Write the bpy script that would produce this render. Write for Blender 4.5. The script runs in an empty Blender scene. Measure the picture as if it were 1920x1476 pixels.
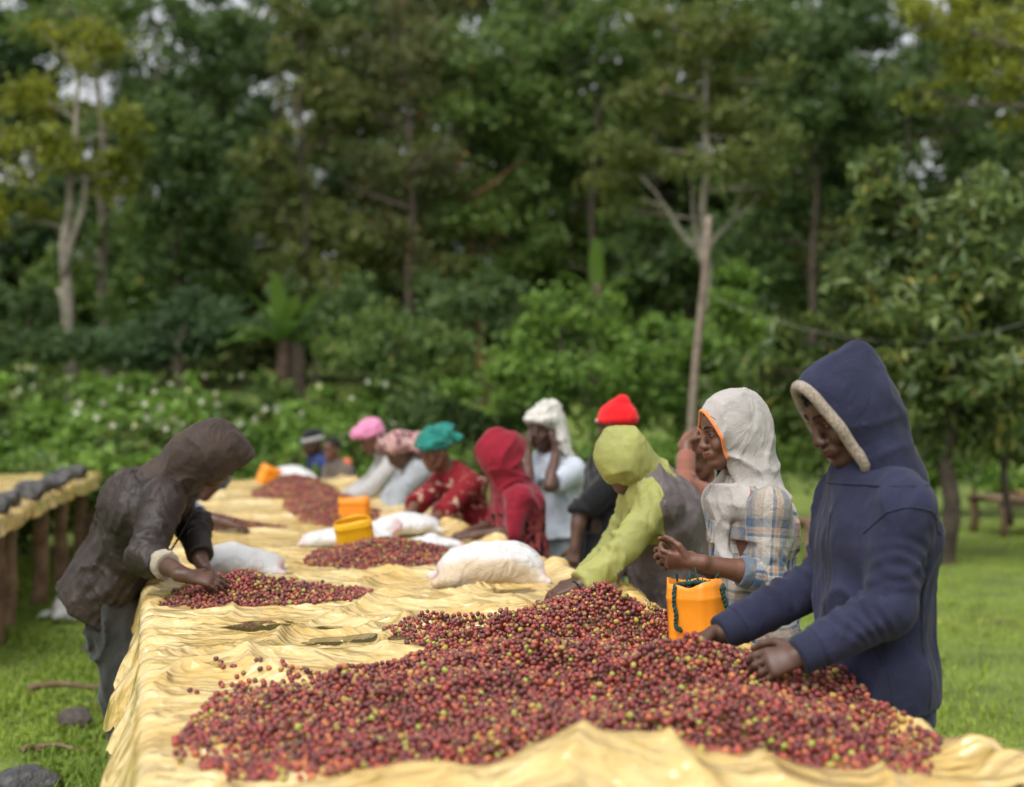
import bpy, math, random
import numpy as np
from mathutils import Vector, Matrix

rng = np.random.default_rng(7)
random.seed(7)
SC = bpy.context.scene
COL = SC.collection

# ------------------------------------------------------------------ camera
CAM_Z = 1.65
cam_d = bpy.data.cameras.new('camera')
cam_d.lens = 50.0
cam_d.sensor_width = 36.0
cam_d.sensor_fit = 'HORIZONTAL'
cam_d.clip_start = 0.05
cam_d.clip_end = 2000
cam_d.dof.use_dof = True
cam_d.dof.focus_distance = 4.6
cam_d.dof.aperture_fstop = 1.5
cam = bpy.data.objects.new('camera', cam_d)
cam.location = (0, 0, CAM_Z)
cam.rotation_euler = (math.radians(90), 0, 0)
COL.objects.link(cam)
SC.camera = cam

# ------------------------------------------------------------------ sky, sun, exposure (overcast)
SUN_EL, SUN_AZ = 58.0, 205.0          # sun behind thick cloud, high, behind the camera to the left
w = bpy.data.worlds.new('World')
SC.world = w
w.use_nodes = True
nt = w.node_tree
bg = nt.nodes['Background']
sky = nt.nodes.new('ShaderNodeTexSky')
sky.sky_type = 'NISHITA'
sky.sun_disc = False
sky.sun_elevation = math.radians(SUN_EL)
sky.sun_rotation = math.radians(SUN_AZ)
sky.air_density = 1.0
sky.dust_density = 5.0
sky.ozone_density = 1.0
hsv = nt.nodes.new('ShaderNodeHueSaturation')
hsv.inputs['Saturation'].default_value = 0.14
nt.links.new(sky.outputs[0], hsv.inputs['Color'])
nt.links.new(hsv.outputs[0], bg.inputs['Color'])
bg.inputs['Strength'].default_value = 0.15
sun_d = bpy.data.lights.new('sun', 'SUN')
sun_d.energy = 0.9
sun_d.angle = math.radians(35)
sun_d.color = (1.0, 0.97, 0.93)
sun = bpy.data.objects.new('sun', sun_d)
el, az = math.radians(SUN_EL), math.radians(SUN_AZ)
sdir = Vector((math.sin(az) * math.cos(el), math.cos(az) * math.cos(el), math.sin(el)))
sun.rotation_euler = (-sdir).to_track_quat('-Z', 'Y').to_euler()
sun.location = sdir * 30
COL.objects.link(sun)
SC.view_settings.view_transform = 'Standard'
SC.view_settings.look = 'None'
SC.view_settings.gamma = 1.0
SC.view_settings.use_curve_mapping = False
SC.view_settings.exposure = 0.68
SC.cycles.use_denoising = True
SC.cycles.max_bounces = 7
SC.cycles.diffuse_bounces = 4
SC.cycles.glossy_bounces = 3
SC.cycles.transmission_bounces = 6
SC.cycles.transparent_max_bounces = 6
SC.cycles.sample_clamp_indirect = 4.0

# ------------------------------------------------------------------ helpers
def at(px, py, D):
    """a point of the place seen at photo pixel (px, py) standing D metres away"""
    return np.array([(px - 960) / 2667.0 * D, D, CAM_Z - (py - 738) / 2667.0 * D])

def tag(o, label=None, cat=None, group=None, kind=None):
    if label: o['label'] = label
    if cat: o['category'] = cat
    if group: o['group'] = group
    if kind: o['kind'] = kind
    return o

def empty(name, loc=(0, 0, 0), rz=0.0):
    o = bpy.data.objects.new(name, None)
    o.location = loc
    o.rotation_euler = (0, 0, rz)
    o.empty_display_size = 0.1
    COL.objects.link(o)
    return o

def mesh_np(name, V, Q, smooth=True, attrs=None):
    """V (n,3) float, Q (m,3|4) int  or list of faces"""
    me = bpy.data.meshes.new(name)
    if isinstance(Q, list):
        me.from_pydata([tuple(map(float, v)) for v in V], [], Q)
    else:
        V = np.asarray(V, np.float32); Q = np.asarray(Q, np.int32)
        me.vertices.add(len(V)); me.vertices.foreach_set('co', V.ravel())
        n, k = Q.shape
        me.loops.add(n * k); me.loops.foreach_set('vertex_index', Q.ravel())
        me.polygons.add(n)
        me.polygons.foreach_set('loop_start', np.arange(0, n * k, k, dtype=np.int32))
    me.update(calc_edges=True)
    if len(me.polygons):
        me.polygons.foreach_set('use_smooth', np.full(len(me.polygons), bool(smooth)))
    if attrs:
        for an, (typ, dat) in attrs.items():
            a = me.attributes.new(an, typ, 'POINT')
            if typ == 'FLOAT': a.data.foreach_set('value', np.asarray(dat, np.float32).ravel())
            elif typ == 'FLOAT_VECTOR': a.data.foreach_set('vector', np.asarray(dat, np.float32).ravel())
            elif typ == 'FLOAT_COLOR': a.data.foreach_set('color', np.asarray(dat, np.float32).ravel())
    me.validate()
    return me

def link(name, me, mat=None, parent=None, loc=None, rot=None):
    o = bpy.data.objects.new(name, me)
    if mat is not None and me is not None and len(me.materials) == 0:
        me.materials.append(mat)
    if parent is not None: o.parent = parent
    if loc is not None: o.location = loc
    if rot is not None: o.rotation_euler = rot
    COL.objects.link(o)
    return o

class MB:
    """collects simple shapes into one mesh"""
    def __init__(s): s.v = []; s.f = []
    def add(s, V, F):
        o = len(s.v); s.v += [tuple(map(float, p)) for p in V]; s.f += [tuple(i + o for i in f) for f in F]
    def box(s, c, d, R=None):
        V = np.array([[x, y, z] for x in (-.5, .5) for y in (-.5, .5) for z in (-.5, .5)]) * np.array(d)
        if R is not None: V = V @ np.array(R).T
        s.add(V + np.array(c), [(0, 1, 3, 2), (4, 6, 7, 5), (0, 4, 5, 1), (2, 3, 7, 6), (0, 2, 6, 4), (1, 5, 7, 3)])
    def tube(s, pts, rad, n=8, cap=True, closed=False):
        pts = [np.array(p, float) for p in pts]; m = len(pts)
        if not hasattr(rad, '__len__'): rad = [rad] * m
        V = []; up = np.array([0.13, 0.21, 0.97])
        pu = None
        for i, p in enumerate(pts):
            if closed: t = pts[(i + 1) % m] - pts[i - 1]
            else: t = pts[min(i + 1, m - 1)] - pts[max(i - 1, 0)]
            t = t / (np.linalg.norm(t) + 1e-9)
            if pu is None:
                a = np.cross(t, up)
                if np.linalg.norm(a) < .05: a = np.cross(t, [1, 0, 0])
            else: a = pu - t * np.dot(pu, t)
            a /= np.linalg.norm(a) + 1e-9; pu = a
            b = np.cross(t, a)
            for j in range(n):
                an = 2 * math.pi * j / n
                V.append(p + rad[i] * (a * math.cos(an) + b * math.sin(an)))
        F = []
        for i in range(m if closed else m - 1):
            i2 = (i + 1) % m
            for j in range(n):
                j2 = (j + 1) % n
                F.append((i * n + j, i * n + j2, i2 * n + j2, i2 * n + j))
        if cap and not closed:
            F.append(tuple(range(n - 1, -1, -1))); F.append(tuple((m - 1) * n + j for j in range(n)))
        s.add(V, F)
    def build(s, name, mat, parent=None, smooth=True, off=(0, 0, 0)):
        V = np.array(s.v) - np.array(off)
        me = mesh_np(name, V, list(s.f), smooth)
        return link(name, me, mat, parent)

# ---- numpy value noise ----
_perm = np.random.default_rng(3).random((64, 64, 64)).astype(np.float32)
def vnoise3(x, y, z):
    x, y, z = np.broadcast_arrays(np.asarray(x, np.float32), np.asarray(y, np.float32), np.asarray(z, np.float32))
    xi = np.floor(x).astype(int); yi = np.floor(y).astype(int); zi = np.floor(z).astype(int)
    fx = x - xi; fy = y - yi; fz = z - zi
    fx = fx * fx * (3 - 2 * fx); fy = fy * fy * (3 - 2 * fy); fz = fz * fz * (3 - 2 * fz)
    x0 = xi & 63; x1 = (xi + 1) & 63; y0 = yi & 63; y1 = (yi + 1) & 63; z0 = zi & 63; z1 = (zi + 1) & 63
    P = _perm
    a = P[x0, y0, z0] * (1 - fx) + P[x1, y0, z0] * fx
    b = P[x0, y1, z0] * (1 - fx) + P[x1, y1, z0] * fx
    c = P[x0, y0, z1] * (1 - fx) + P[x1, y0, z1] * fx
    d = P[x0, y1, z1] * (1 - fx) + P[x1, y1, z1] * fx
    e = a * (1 - fy) + b * fy; g = c * (1 - fy) + d * fy
    return (e * (1 - fz) + g * fz) * 2 - 1
def vnoise2(x, y, s=0.0): return vnoise3(x, y, s * 1.7 + 0.37)
def smooth01(t): t = np.clip(t, 0, 1); return t * t * (3 - 2 * t)

# ------------------------------------------------------------------ materials
def new_mat(name):
    m = bpy.data.materials.new(name); m.use_nodes = True
    n = m.node_tree; b = n.nodes['Principled BSDF']
    return m, n, b
def nd(n, t, **kw):
    x = n.nodes.new(t)
    for k, v in kw.items():
        if k in x.inputs: x.inputs[k].default_value = v
        else: setattr(x, k, v)
    return x
def noise_node(n, scale, detail=3, rough=.55, vec=None, coord='Object'):
    t = nd(n, 'ShaderNodeTexNoise', Scale=scale, Detail=detail, Roughness=rough)
    if vec is None:
        tc = n.nodes.new('ShaderNodeTexCoord'); vec = tc.outputs[coord]
    n.links.new(vec, t.inputs['Vector'])
    return t
def ramp(n, fac, stops, interp='LINEAR'):
    r = n.nodes.new('ShaderNodeValToRGB'); r.color_ramp.interpolation = interp
    e = r.color_ramp.elements
    while len(e) < len(stops): e.new(0.5)
    for i, (p, c) in enumerate(stops):
        e[i].position = p; e[i].color = (*c, 1) if len(c) == 3 else c
    n.links.new(fac, r.inputs['Fac'])
    return r
def mixc(n, fac, a, b, blend='MIX'):
    m = nd(n, 'ShaderNodeMix', data_type='RGBA', blend_type=blend)
    for i, s in ((0, fac), (6, a), (7, b)):
        if isinstance(s, (int, float)): m.inputs[i].default_value = s
        elif isinstance(s, (tuple, list)): m.inputs[i].default_value = (*s, 1) if len(s) == 3 else s
        else: n.links.new(s, m.inputs[i])
    return m.outputs[2]
def bump(n, b, h, strength, dist=0.01, prev=None):
    u = nd(n, 'ShaderNodeBump', Strength=strength, Distance=dist)
    n.links.new(h, u.inputs['Height'])
    if prev is not None: n.links.new(prev, u.inputs['Normal'])
    n.links.new(u.outputs[0], b.inputs['Normal'])
    return u.outputs[0]

def m_simple(name, c1, c2, scale=6, rough=.8, bmp=.3, bscale=60, bdist=.004, detail=4, spec=.3, sheen=0.0, lo=.35, hi=.65):
    m, n, b = new_mat(name)
    t = noise_node(n, scale, detail)
    r = ramp(n, t.outputs[0], [(lo, c1), (hi, c2)])
    n.links.new(r.outputs[0], b.inputs['Base Color'])
    b.inputs['Roughness'].default_value = rough
    b.inputs['Specular IOR Level'].default_value = spec
    if sheen: b.inputs['Sheen Weight'].default_value = sheen; b.inputs['Sheen Roughness'].default_value = .5
    if bmp:
        t2 = noise_node(n, bscale, 4, .6)
        bump(n, b, t2.outputs[0], bmp, bdist)
    return m

def m_cloth(name, c, var=.35, dirt=None, rough=.9, fold=.5, fscale=14, weave=1.0, sheen=.15, spec=.15, dirt_amt=(.55, .75), specks=None):
    """woven cloth: fibre-scale weave, crumple relief, uneven fading and dirt"""
    m, n, b = new_mat(name)
    tc = n.nodes.new('ShaderNodeTexCoord').outputs['Object']
    t = noise_node(n, 7, 5, .6, tc)
    d = tuple(x * (1 - var) for x in c); l = tuple(min(1, x * (1 + var)) for x in c)
    col = ramp(n, t.outputs[0], [(.3, d), (.7, l)]).outputs[0]
    fine = noise_node(n, 260, 2, .5, tc)
    fr = ramp(n, fine.outputs[0], [(.3, (.93, .93, .93)), (.7, (1.06, 1.06, 1.06))])
    col = mixc(n, 1.0, col, fr.outputs[0], 'MULTIPLY')
    if dirt is not None:
        t3 = noise_node(n, 5.5, 6, .65, tc)
        f = ramp(n, t3.outputs[0], [(dirt_amt[0], (0, 0, 0)), (dirt_amt[1], (1, 1, 1))])
        col = mixc(n, f.outputs[0], col, dirt)
    if specks is not None:
        t5 = noise_node(n, 75, 2, .5, tc)
        f5 = ramp(n, t5.outputs[0], [(.72, (0, 0, 0)), (.77, (.4, .4, .4))])
        col = mixc(n, f5.outputs[0], col, specks)
    n.links.new(col, b.inputs['Base Color'])
    b.inputs['Roughness'].default_value = rough
    b.inputs['Specular IOR Level'].default_value = spec
    b.inputs['Sheen Weight'].default_value = sheen
    # crumple
    mp = nd(n, 'ShaderNodeMapping'); mp.inputs['Scale'].default_value = (1, 1, .55)
    n.links.new(tc, mp.inputs['Vector'])
    t4 = nd(n, 'ShaderNodeTexNoise', Scale=fscale, Detail=4, Roughness=.5, Distortion=1.2)
    n.links.new(mp.outputs[0], t4.inputs['Vector'])
    nb = bump(n, b, t4.outputs[0], fold, .02)
    if weave:
        bump(n, b, fine.outputs[0], .16 * weave, .002, nb)
    return m
# ------------------------------------------------------------------ soft-shape modelling: distance fields turned into smooth meshes
def smin(a, b, k):
    if k <= 0: return np.minimum(a, b)
    h = np.clip(.5 + .5 * (b - a) / k, 0, 1)
    return b * (1 - h) + a * h - k * h * (1 - h)
def nrm(v):
    v = np.asarray(v, float); return v / (np.linalg.norm(v) + 1e-12)

class Field:
    def __init__(s, lo, hi, h, fine=(), hf=None):
        s.ax = []
        for i in range(3):
            c = [lo[i]]
            while c[-1] < hi[i]:
                st = h
                for (a, b) in fine:
                    if a[i] - st <= c[-1] <= b[i]: st = hf
                c.append(c[-1] + st)
            s.ax.append(np.array(c, np.float32))
        s.F = np.full([len(a) for a in s.ax], 0.3, np.float32)
    def sub(s, lo, hi):
        ix = []
        for i in range(3):
            a = max(0, np.searchsorted(s.ax[i], lo[i]) - 1); b = min(len(s.ax[i]), np.searchsorted(s.ax[i], hi[i]) + 1)
            ix.append((a, max(a, b)))
        sl = tuple(slice(a, b) for a, b in ix)
        X = s.ax[0][sl[0]][:, None, None]; Y = s.ax[1][sl[1]][None, :, None]; Z = s.ax[2][sl[2]][None, None, :]
        return sl, X, Y, Z
    def _put(s, fn, lo, hi, k, op):
        pad = .05 + k
        sl, X, Y, Z = s.sub(np.array(lo) - pad, np.array(hi) + pad)
        if 0 in s.F[sl].shape: return
        d = fn(X, Y, Z).astype(np.float32)
        if op == 'u': s.F[sl] = smin(s.F[sl], d, k)
        elif op == 's': s.F[sl] = -smin(-s.F[sl], d, k)
    def cone(s, a, b, ra, rb, k=.02, op='u', fold=None):
        a = np.array(a, float); b = np.array(b, float); ba = b - a; L2 = max(ba @ ba, 1e-9); L = math.sqrt(L2)
        def fn(X, Y, Z):
            t = np.clip(((X - a[0]) * ba[0] + (Y - a[1]) * ba[1] + (Z - a[2]) * ba[2]) / L2, 0, 1)
            r = ra + (rb - ra) * t
            d = np.sqrt((X - a[0] - ba[0] * t) ** 2 + (Y - a[1] - ba[1] * t) ** 2 + (Z - a[2] - ba[2] * t) ** 2) - r
            if fold:
                amp, lam, t0, t1, sd = fold
                ph = vnoise3(X * 9 + sd, Y * 9, Z * 9) * 2.6
                m = np.clip(1 - np.abs((t - t0) / t1), 0, 1)
                wv = np.sin(t * L / lam * 6.283 + ph * 2.4) * .6 + np.sin(t * L / lam * 3.7 - ph * 3.0 + sd) * .4
                br = np.clip(.35 + 1.5 * vnoise3(X * 7 - sd, Y * 7, Z * 7 + sd), 0, 1)
                d = d - amp * m * wv * br
            return d
        R = max(ra, rb)
        s._put(fn, np.minimum(a, b) - R, np.maximum(a, b) + R, k, op)
    def tube(s, a, b, A, B, side, k=.02, op='u'):
        """flattened tapered tube; A=(half width along side, half depth) at a, B at b"""
        a = np.array(a, float); b = np.array(b, float); ba = b - a; L = np.linalg.norm(ba); ax = ba / (L + 1e-9)
        sd = np.array(side, float); sd = nrm(sd - ax * (sd @ ax)); fd = np.cross(ax, sd)
        def fn(X, Y, Z):
            qx, qy, qz = X - a[0], Y - a[1], Z - a[2]
            al = qx * ax[0] + qy * ax[1] + qz * ax[2]
            t = np.clip(al / (L + 1e-9), 0, 1)
            rw = A[0] + (B[0] - A[0]) * t; rd = A[1] + (B[1] - A[1]) * t
            u = (qx * sd[0] + qy * sd[1] + qz * sd[2]); v = (qx * fd[0] + qy * fd[1] + qz * fd[2])
            e = al - t * L
            mn = np.minimum(rw, rd)
            rr = np.sqrt((u / rw) ** 2 + (v / rd) ** 2 + (e / mn) ** 2)
            gg = np.sqrt((u / rw ** 2) ** 2 + (v / rd ** 2) ** 2 + (e / mn ** 2) ** 2) + 1e-6
            return rr * (rr - 1) / gg
        R = max(A[0], A[1], B[0], B[1])
        s._put(fn, np.minimum(a, b) - R, np.maximum(a, b) + R, k, op)
    def ell(s, c, r, M=None, k=.02, op='u', hp=None):
        """ellipsoid; rows of M are its axes; hp=(point, normal): keep only the side the normal points to"""
        c = np.array(c, float); M = np.eye(3) if M is None else np.array(M, float)
        def fn(X, Y, Z):
            q = [X - c[0], Y - c[1], Z - c[2]]
            u = [q[0] * M[i][0] + q[1] * M[i][1] + q[2] * M[i][2] for i in range(3)]
            k0 = np.sqrt(sum((u[i] / r[i]) ** 2 for i in range(3)))
            k1 = np.sqrt(sum((u[i] / r[i] ** 2) ** 2 for i in range(3))) + 1e-6
            d = k0 * (k0 - 1) / k1
            if hp is not None:
                p, n_ = hp
                d = np.maximum(d, -((X - p[0]) * n_[0] + (Y - p[1]) * n_[1] + (Z - p[2]) * n_[2]))
            return d
        R = max(r)
        s._put(fn, c - R, c + R, k, op)
    def chain(s, pts, rad, k=.01, op='u'):
        for i in range(len(pts) - 1): s.cone(pts[i], pts[i + 1], rad[i], rad[i + 1], k, op)
    def cut(s, p, n_, k=0.0, box=None):
        """remove everything on the side n_ points to"""
        sl, X, Y, Z = s.sub(*(box if box else ([-99] * 3, [99] * 3)))
        d = (X - p[0]) * n_[0] + (Y - p[1]) * n_[1] + (Z - p[2]) * n_[2]
        s.F[sl] = -smin(-s.F[sl], -d.astype(np.float32), k)
    def sample(s, p, F=None):
        F = s.F if F is None else F
        i = []; f = []
        for k in range(3):
            j = int(np.clip(np.searchsorted(s.ax[k], p[k]) - 1, 0, len(s.ax[k]) - 2)); i.append(j)
            f.append(float(np.clip((p[k] - s.ax[k][j]) / (s.ax[k][j + 1] - s.ax[k][j]), 0, 1)))
        c = F[i[0]:i[0] + 2, i[1]:i[1] + 2, i[2]:i[2] + 2]
        c = c[0] * (1 - f[0]) + c[1] * f[0]; c = c[0] * (1 - f[1]) + c[1] * f[1]
        return float(c[0] * (1 - f[2]) + c[1] * f[2])
    def hollow(s, th):
        """turn the solid into a shell of thickness th going inwards"""
        s.F = np.maximum(s.F, -(s.F + th))
    def wrinkle(s, amp, freq, seed=0, aniso=(1, 1, 1), ridged=False, M=None, octave=.4):
        m = np.abs(s.F) < .03
        i = np.nonzero(m)
        x = s.ax[0][i[0]]; y = s.ax[1][i[1]]; z = s.ax[2][i[2]]
        if M is not None:
            p = np.stack([x, y, z], 1) @ np.array(M, np.float32).T; x, y, z = p[:, 0], p[:, 1], p[:, 2]
        wx = vnoise3(x * freq * .5 + seed, y * freq * .5, z * freq * .5) * .9
        nz = vnoise3(x * freq * aniso[0] + wx + seed * 3.1, y * freq * aniso[1] + wx, z * freq * aniso[2] - wx)
        if ridged:
            n2 = vnoise3(x * freq * 2.3 * aniso[1] - wx * 1.5, y * freq * 2.3 * aniso[0] + seed, z * freq * 2.3 * aniso[2] + wx * 1.5)
            nz = ((1 - np.abs(nz)) ** 3.5 + octave * (1 - np.abs(n2)) ** 3 - .5) * 2.0
        s.F[m] -= amp * nz.astype(np.float32)
    def mesh(s, smooth=1):
        F = s.F; S = F < 0
        n = np.zeros([d - 1 for d in F.shape], np.uint8)
        for a in (0, 1):
            for b in (0, 1):
                for c in (0, 1):
                    n += S[a:F.shape[0] - 1 + a, b:F.shape[1] - 1 + b, c:F.shape[2] - 1 + c]
        act = (n > 0) & (n < 8)
        I = np.array(np.nonzero(act)).T
        idx = np.full(act.shape, -1, np.int32); idx[act] = np.arange(len(I))
        ax = s.ax
        acc = np.zeros((len(I), 3)); cnt = np.zeros(len(I))
        val = {}
        for a in (0, 1):
            for b in (0, 1):
                for c in (0, 1): val[a, b, c] = F[I[:, 0] + a, I[:, 1] + b, I[:, 2] + c]
        def corner(o): return np.stack([ax[i][I[:, i] + o[i]] for i in range(3)], 1)
        cs = list(val)
        for p in cs:
            for d in range(3):
                if p[d] == 0:
                    q = list(p); q[d] = 1; q = tuple(q)
                    A, B = val[p], val[q]
                    m = (A < 0) != (B < 0)
                    t = np.where(m, A / np.where(m, A - B, 1), 0)[:, None]
                    P = corner(p) * (1 - t) + corner(q) * t
                    acc += P * m[:, None]; cnt += m
        V = acc / cnt[:, None]
        Qs = []
        for d in range(3):
            e = [slice(None)] * 3; g = [slice(None)] * 3
            e[d] = slice(0, -1); g[d] = slice(1, None)
            a_, b_ = S[tuple(e)], S[tuple(g)]
            cr = a_ != b_
            i = np.array(np.nonzero(cr)).T
            o1, o2 = (d + 1) % 3, (d + 2) % 3
            ok = (i[:, o1] > 0) & (i[:, o2] > 0) & (i[:, o1] < act.shape[o1]) & (i[:, o2] < act.shape[o2])
            i = i[ok]
            def cell(x, y):
                j = i.copy(); j[:, o1] -= x; j[:, o2] -= y
                return idx[j[:, 0], j[:, 1], j[:, 2]]
            q = np.stack([cell(1, 1), cell(0, 1), cell(0, 0), cell(1, 0)], 1)
            flip = ~S[i[:, 0], i[:, 1], i[:, 2]]
            q[flip] = q[flip][:, ::-1]
            Qs.append(q)
        Q = np.concatenate(Qs)
        Q = Q[(Q >= 0).all(1)]
        for _ in range(smooth):
            s1 = np.zeros_like(V); c1 = np.zeros(len(V))
            for a, b in ((0, 1), (1, 2), (2, 3), (3, 0)):
                np.add.at(s1, Q[:, a], V[Q[:, b]]); np.add.at(c1, Q[:, a], 1)
                np.add.at(s1, Q[:, b], V[Q[:, a]]); np.add.at(c1, Q[:, b], 1)
            c1[c1 == 0] = 1
            V = V * .5 + s1 / c1[:, None] * .5
        return V, Q
    def obj(s, name, mat, parent=None, off=(0, 0, 0), smooth=1, attr=None, largest=False):
        V, Q = s.mesh(smooth)
        if largest:
            lab = np.arange(len(V))
            for _ in range(400):
                m = lab[Q].min(1); old = lab.copy()
                for k in range(4): np.minimum.at(lab, Q[:, k], m)
                lab = lab[lab]
                if (old == lab).all(): break
            big = np.bincount(lab).argmax(); kv = lab == big; mp = np.cumsum(kv) - 1
            Q = mp[Q[kv[Q[:, 0]]]]; V = V[kv]
        at_ = attr(V) if attr else None
        me = mesh_np(name, V - np.array(off), Q, True, at_)
        return link(name, me, mat, parent)
# ------------------------------------------------------------------ ground
def ground_z(x, y):
    x = np.asarray(x, float); y = np.asarray(y, float)
    und = .025 * vnoise2(x * .7, y * .7, 1) + .012 * vnoise2(x * 2.3, y * 2.3, 2)
    left = smooth01((.9 + .0 * y - (x - .03 * y)) / 3.0)
    rise = smooth01((y - 12.5) / 11) * 1.0 * left + smooth01((y - 19) / 16) * 1.0 * (1 - left)
    hill = np.clip(y - 27, 0, 60) * .10
    return und + rise + hill

def m_ground():
    m, n, b = new_mat('turf_soil')
    tc = n.nodes.new('ShaderNodeTexCoord').outputs['Object']
    t = noise_node(n, 1.1, 6, .65, tc)
    r = ramp(n, t.outputs[0], [(.28, (.060, .046, .026)), (.38, (.085, .11, .024)), (.50, (.15, .21, .034)), (.75, (.22, .28, .05))])
    t2 = noise_node(n, 45, 4, .7, tc)
    r2 = ramp(n, t2.outputs[0], [(.3, (.55, .55, .5)), (.7, (1.25, 1.25, 1.1))])
    n.links.new(mixc(n, 1, r.outputs[0], r2.outputs[0], 'MULTIPLY'), b.inputs['Base Color'])
    b.inputs['Roughness'].default_value = .95
    bump(n, b, t2.outputs[0], .7, .03)
    return m
gx = np.concatenate([np.linspace(-400, -14, 24), np.linspace(-12, 12, 97), np.linspace(14, 400, 24)])
gy = np.concatenate([np.linspace(-60, -1, 12), np.linspace(0, 40, 161), np.linspace(41.5, 95, 36), np.linspace(120, 900, 12)])
GX, GY = np.meshgrid(gx, gy, indexing='ij')
V = np.stack([GX, GY, ground_z(GX, GY)], -1).reshape(-1, 3)
ii = np.arange(len(gx) * len(gy)).reshape(len(gx), len(gy))
Q = np.stack([ii[:-1, :-1], ii[1:, :-1], ii[1:, 1:], ii[:-1, 1:]], -1).reshape(-1, 4)
tag(link('ground', mesh_np('ground', V, Q), m_ground()), 'grassy clearing rising to a wooded slope', None, kind='structure')

# ------------------------------------------------------------------ the long drying bed: table coordinates u (across), v (along)
TA = np.array([-.247, .969]); TN = np.array([.969, .247]); TO = np.array([.924, 0.])
def tab(u, v): return TO[0] + u * TN[0] + v * TA[0], TO[1] + u * TN[1] + v * TA[1]
def tab_inv(x, y):
    dx, dy = x - TO[0], y - TO[1]
    return dx * TN[0] + dy * TN[1], dx * TA[0] + dy * TA[1]
TOP = .85
V0, V1 = 2.62, 13.75
RIDGES = [4.45, 5.42, 6.3, 7.4, 8.45, 9.5, 10.6, 11.7, 12.8]
def ridged(n): return 1 - np.abs(n)
def ztarp(u, v):
    u = np.asarray(u, float); v = np.asarray(v, float)
    near = np.clip((9 - v) / 4, .35, 1)
    wob = .10 * vnoise2(u * 1.6, v * .4, 5) + .035 * vnoise2(u * 5, v, 6)
    z = np.full(np.broadcast(u, v).shape, TOP - .012)
    for i, rv in enumerate(RIDGES):
        d = (v + wob - rv)
        amp = .026 + .012 * vnoise2(u * 1.9 + 7 * i, .3 * i, 7)
        z = z + amp * np.exp(-(np.abs(d) / .07) ** 1.3) + .012 * np.exp(-(d / .3) ** 2)
    wa = .25 * vnoise2(u * 4, v * 4, 18)
    f1 = ridged(vnoise2(u * 2.0 + v * .9 + 3 + wa, v * 1.5 - u * .8 - wa, 8)) ** 9
    f2 = ridged(vnoise2(u * 3.6 - v * 1.2 - wa, v * 2.6 + u * 1.3 + wa, 9)) ** 9
    f3 = ridged(vnoise2(u * 8 + v * 3 + wa * 2, v * 6.5 - u * 2.5, 10)) ** 6
    f4 = ridged(vnoise2(u * 17 - v * 4, v * 13, 11)) ** 4
    z = z + near * (.038 * f1 + .024 * f2 + .008 * f3 + .003 * f4)
    z = z + .010 * vnoise2(u * 1.3, v * 1.1, 12)
    # pleats running in from the side rails
    e = np.exp(-((.9 - np.abs(u)) / .16))
    z = z + e * (.030 * ridged(vnoise2(u * 1.8 + wa, v * 6.5, 13)) ** 4 + .016 * ridged(vnoise2(u * 2.5, v * 15 + wa * 3, 14)) ** 3 - .02)
    # right rim pulled up a little over the rail
    z = z + .03 * np.exp(-((u - .86) / .05) ** 2) * (1 + .6 * vnoise2(0 * u, v * 4, 15))
    # the fold of tarp standing up along the near end
    x, y = tab(u, v)
    y0 = 2.80 + .05 * vnoise2(x * 3, 0 * x, 16)
    prof = .052 * smooth01((x + .55) / .35) + .085 * np.exp(-((x - .13) / np.where(x < .13, .13, .24)) ** 2) + .012 * vnoise2(x * 5, 0 * x, 17)
    dy = y - y0
    z = z + prof * np.where(dy > 0, np.exp(-(dy / .085) ** 1.6), np.exp(-(dy / .22) ** 2))
    return z

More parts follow.
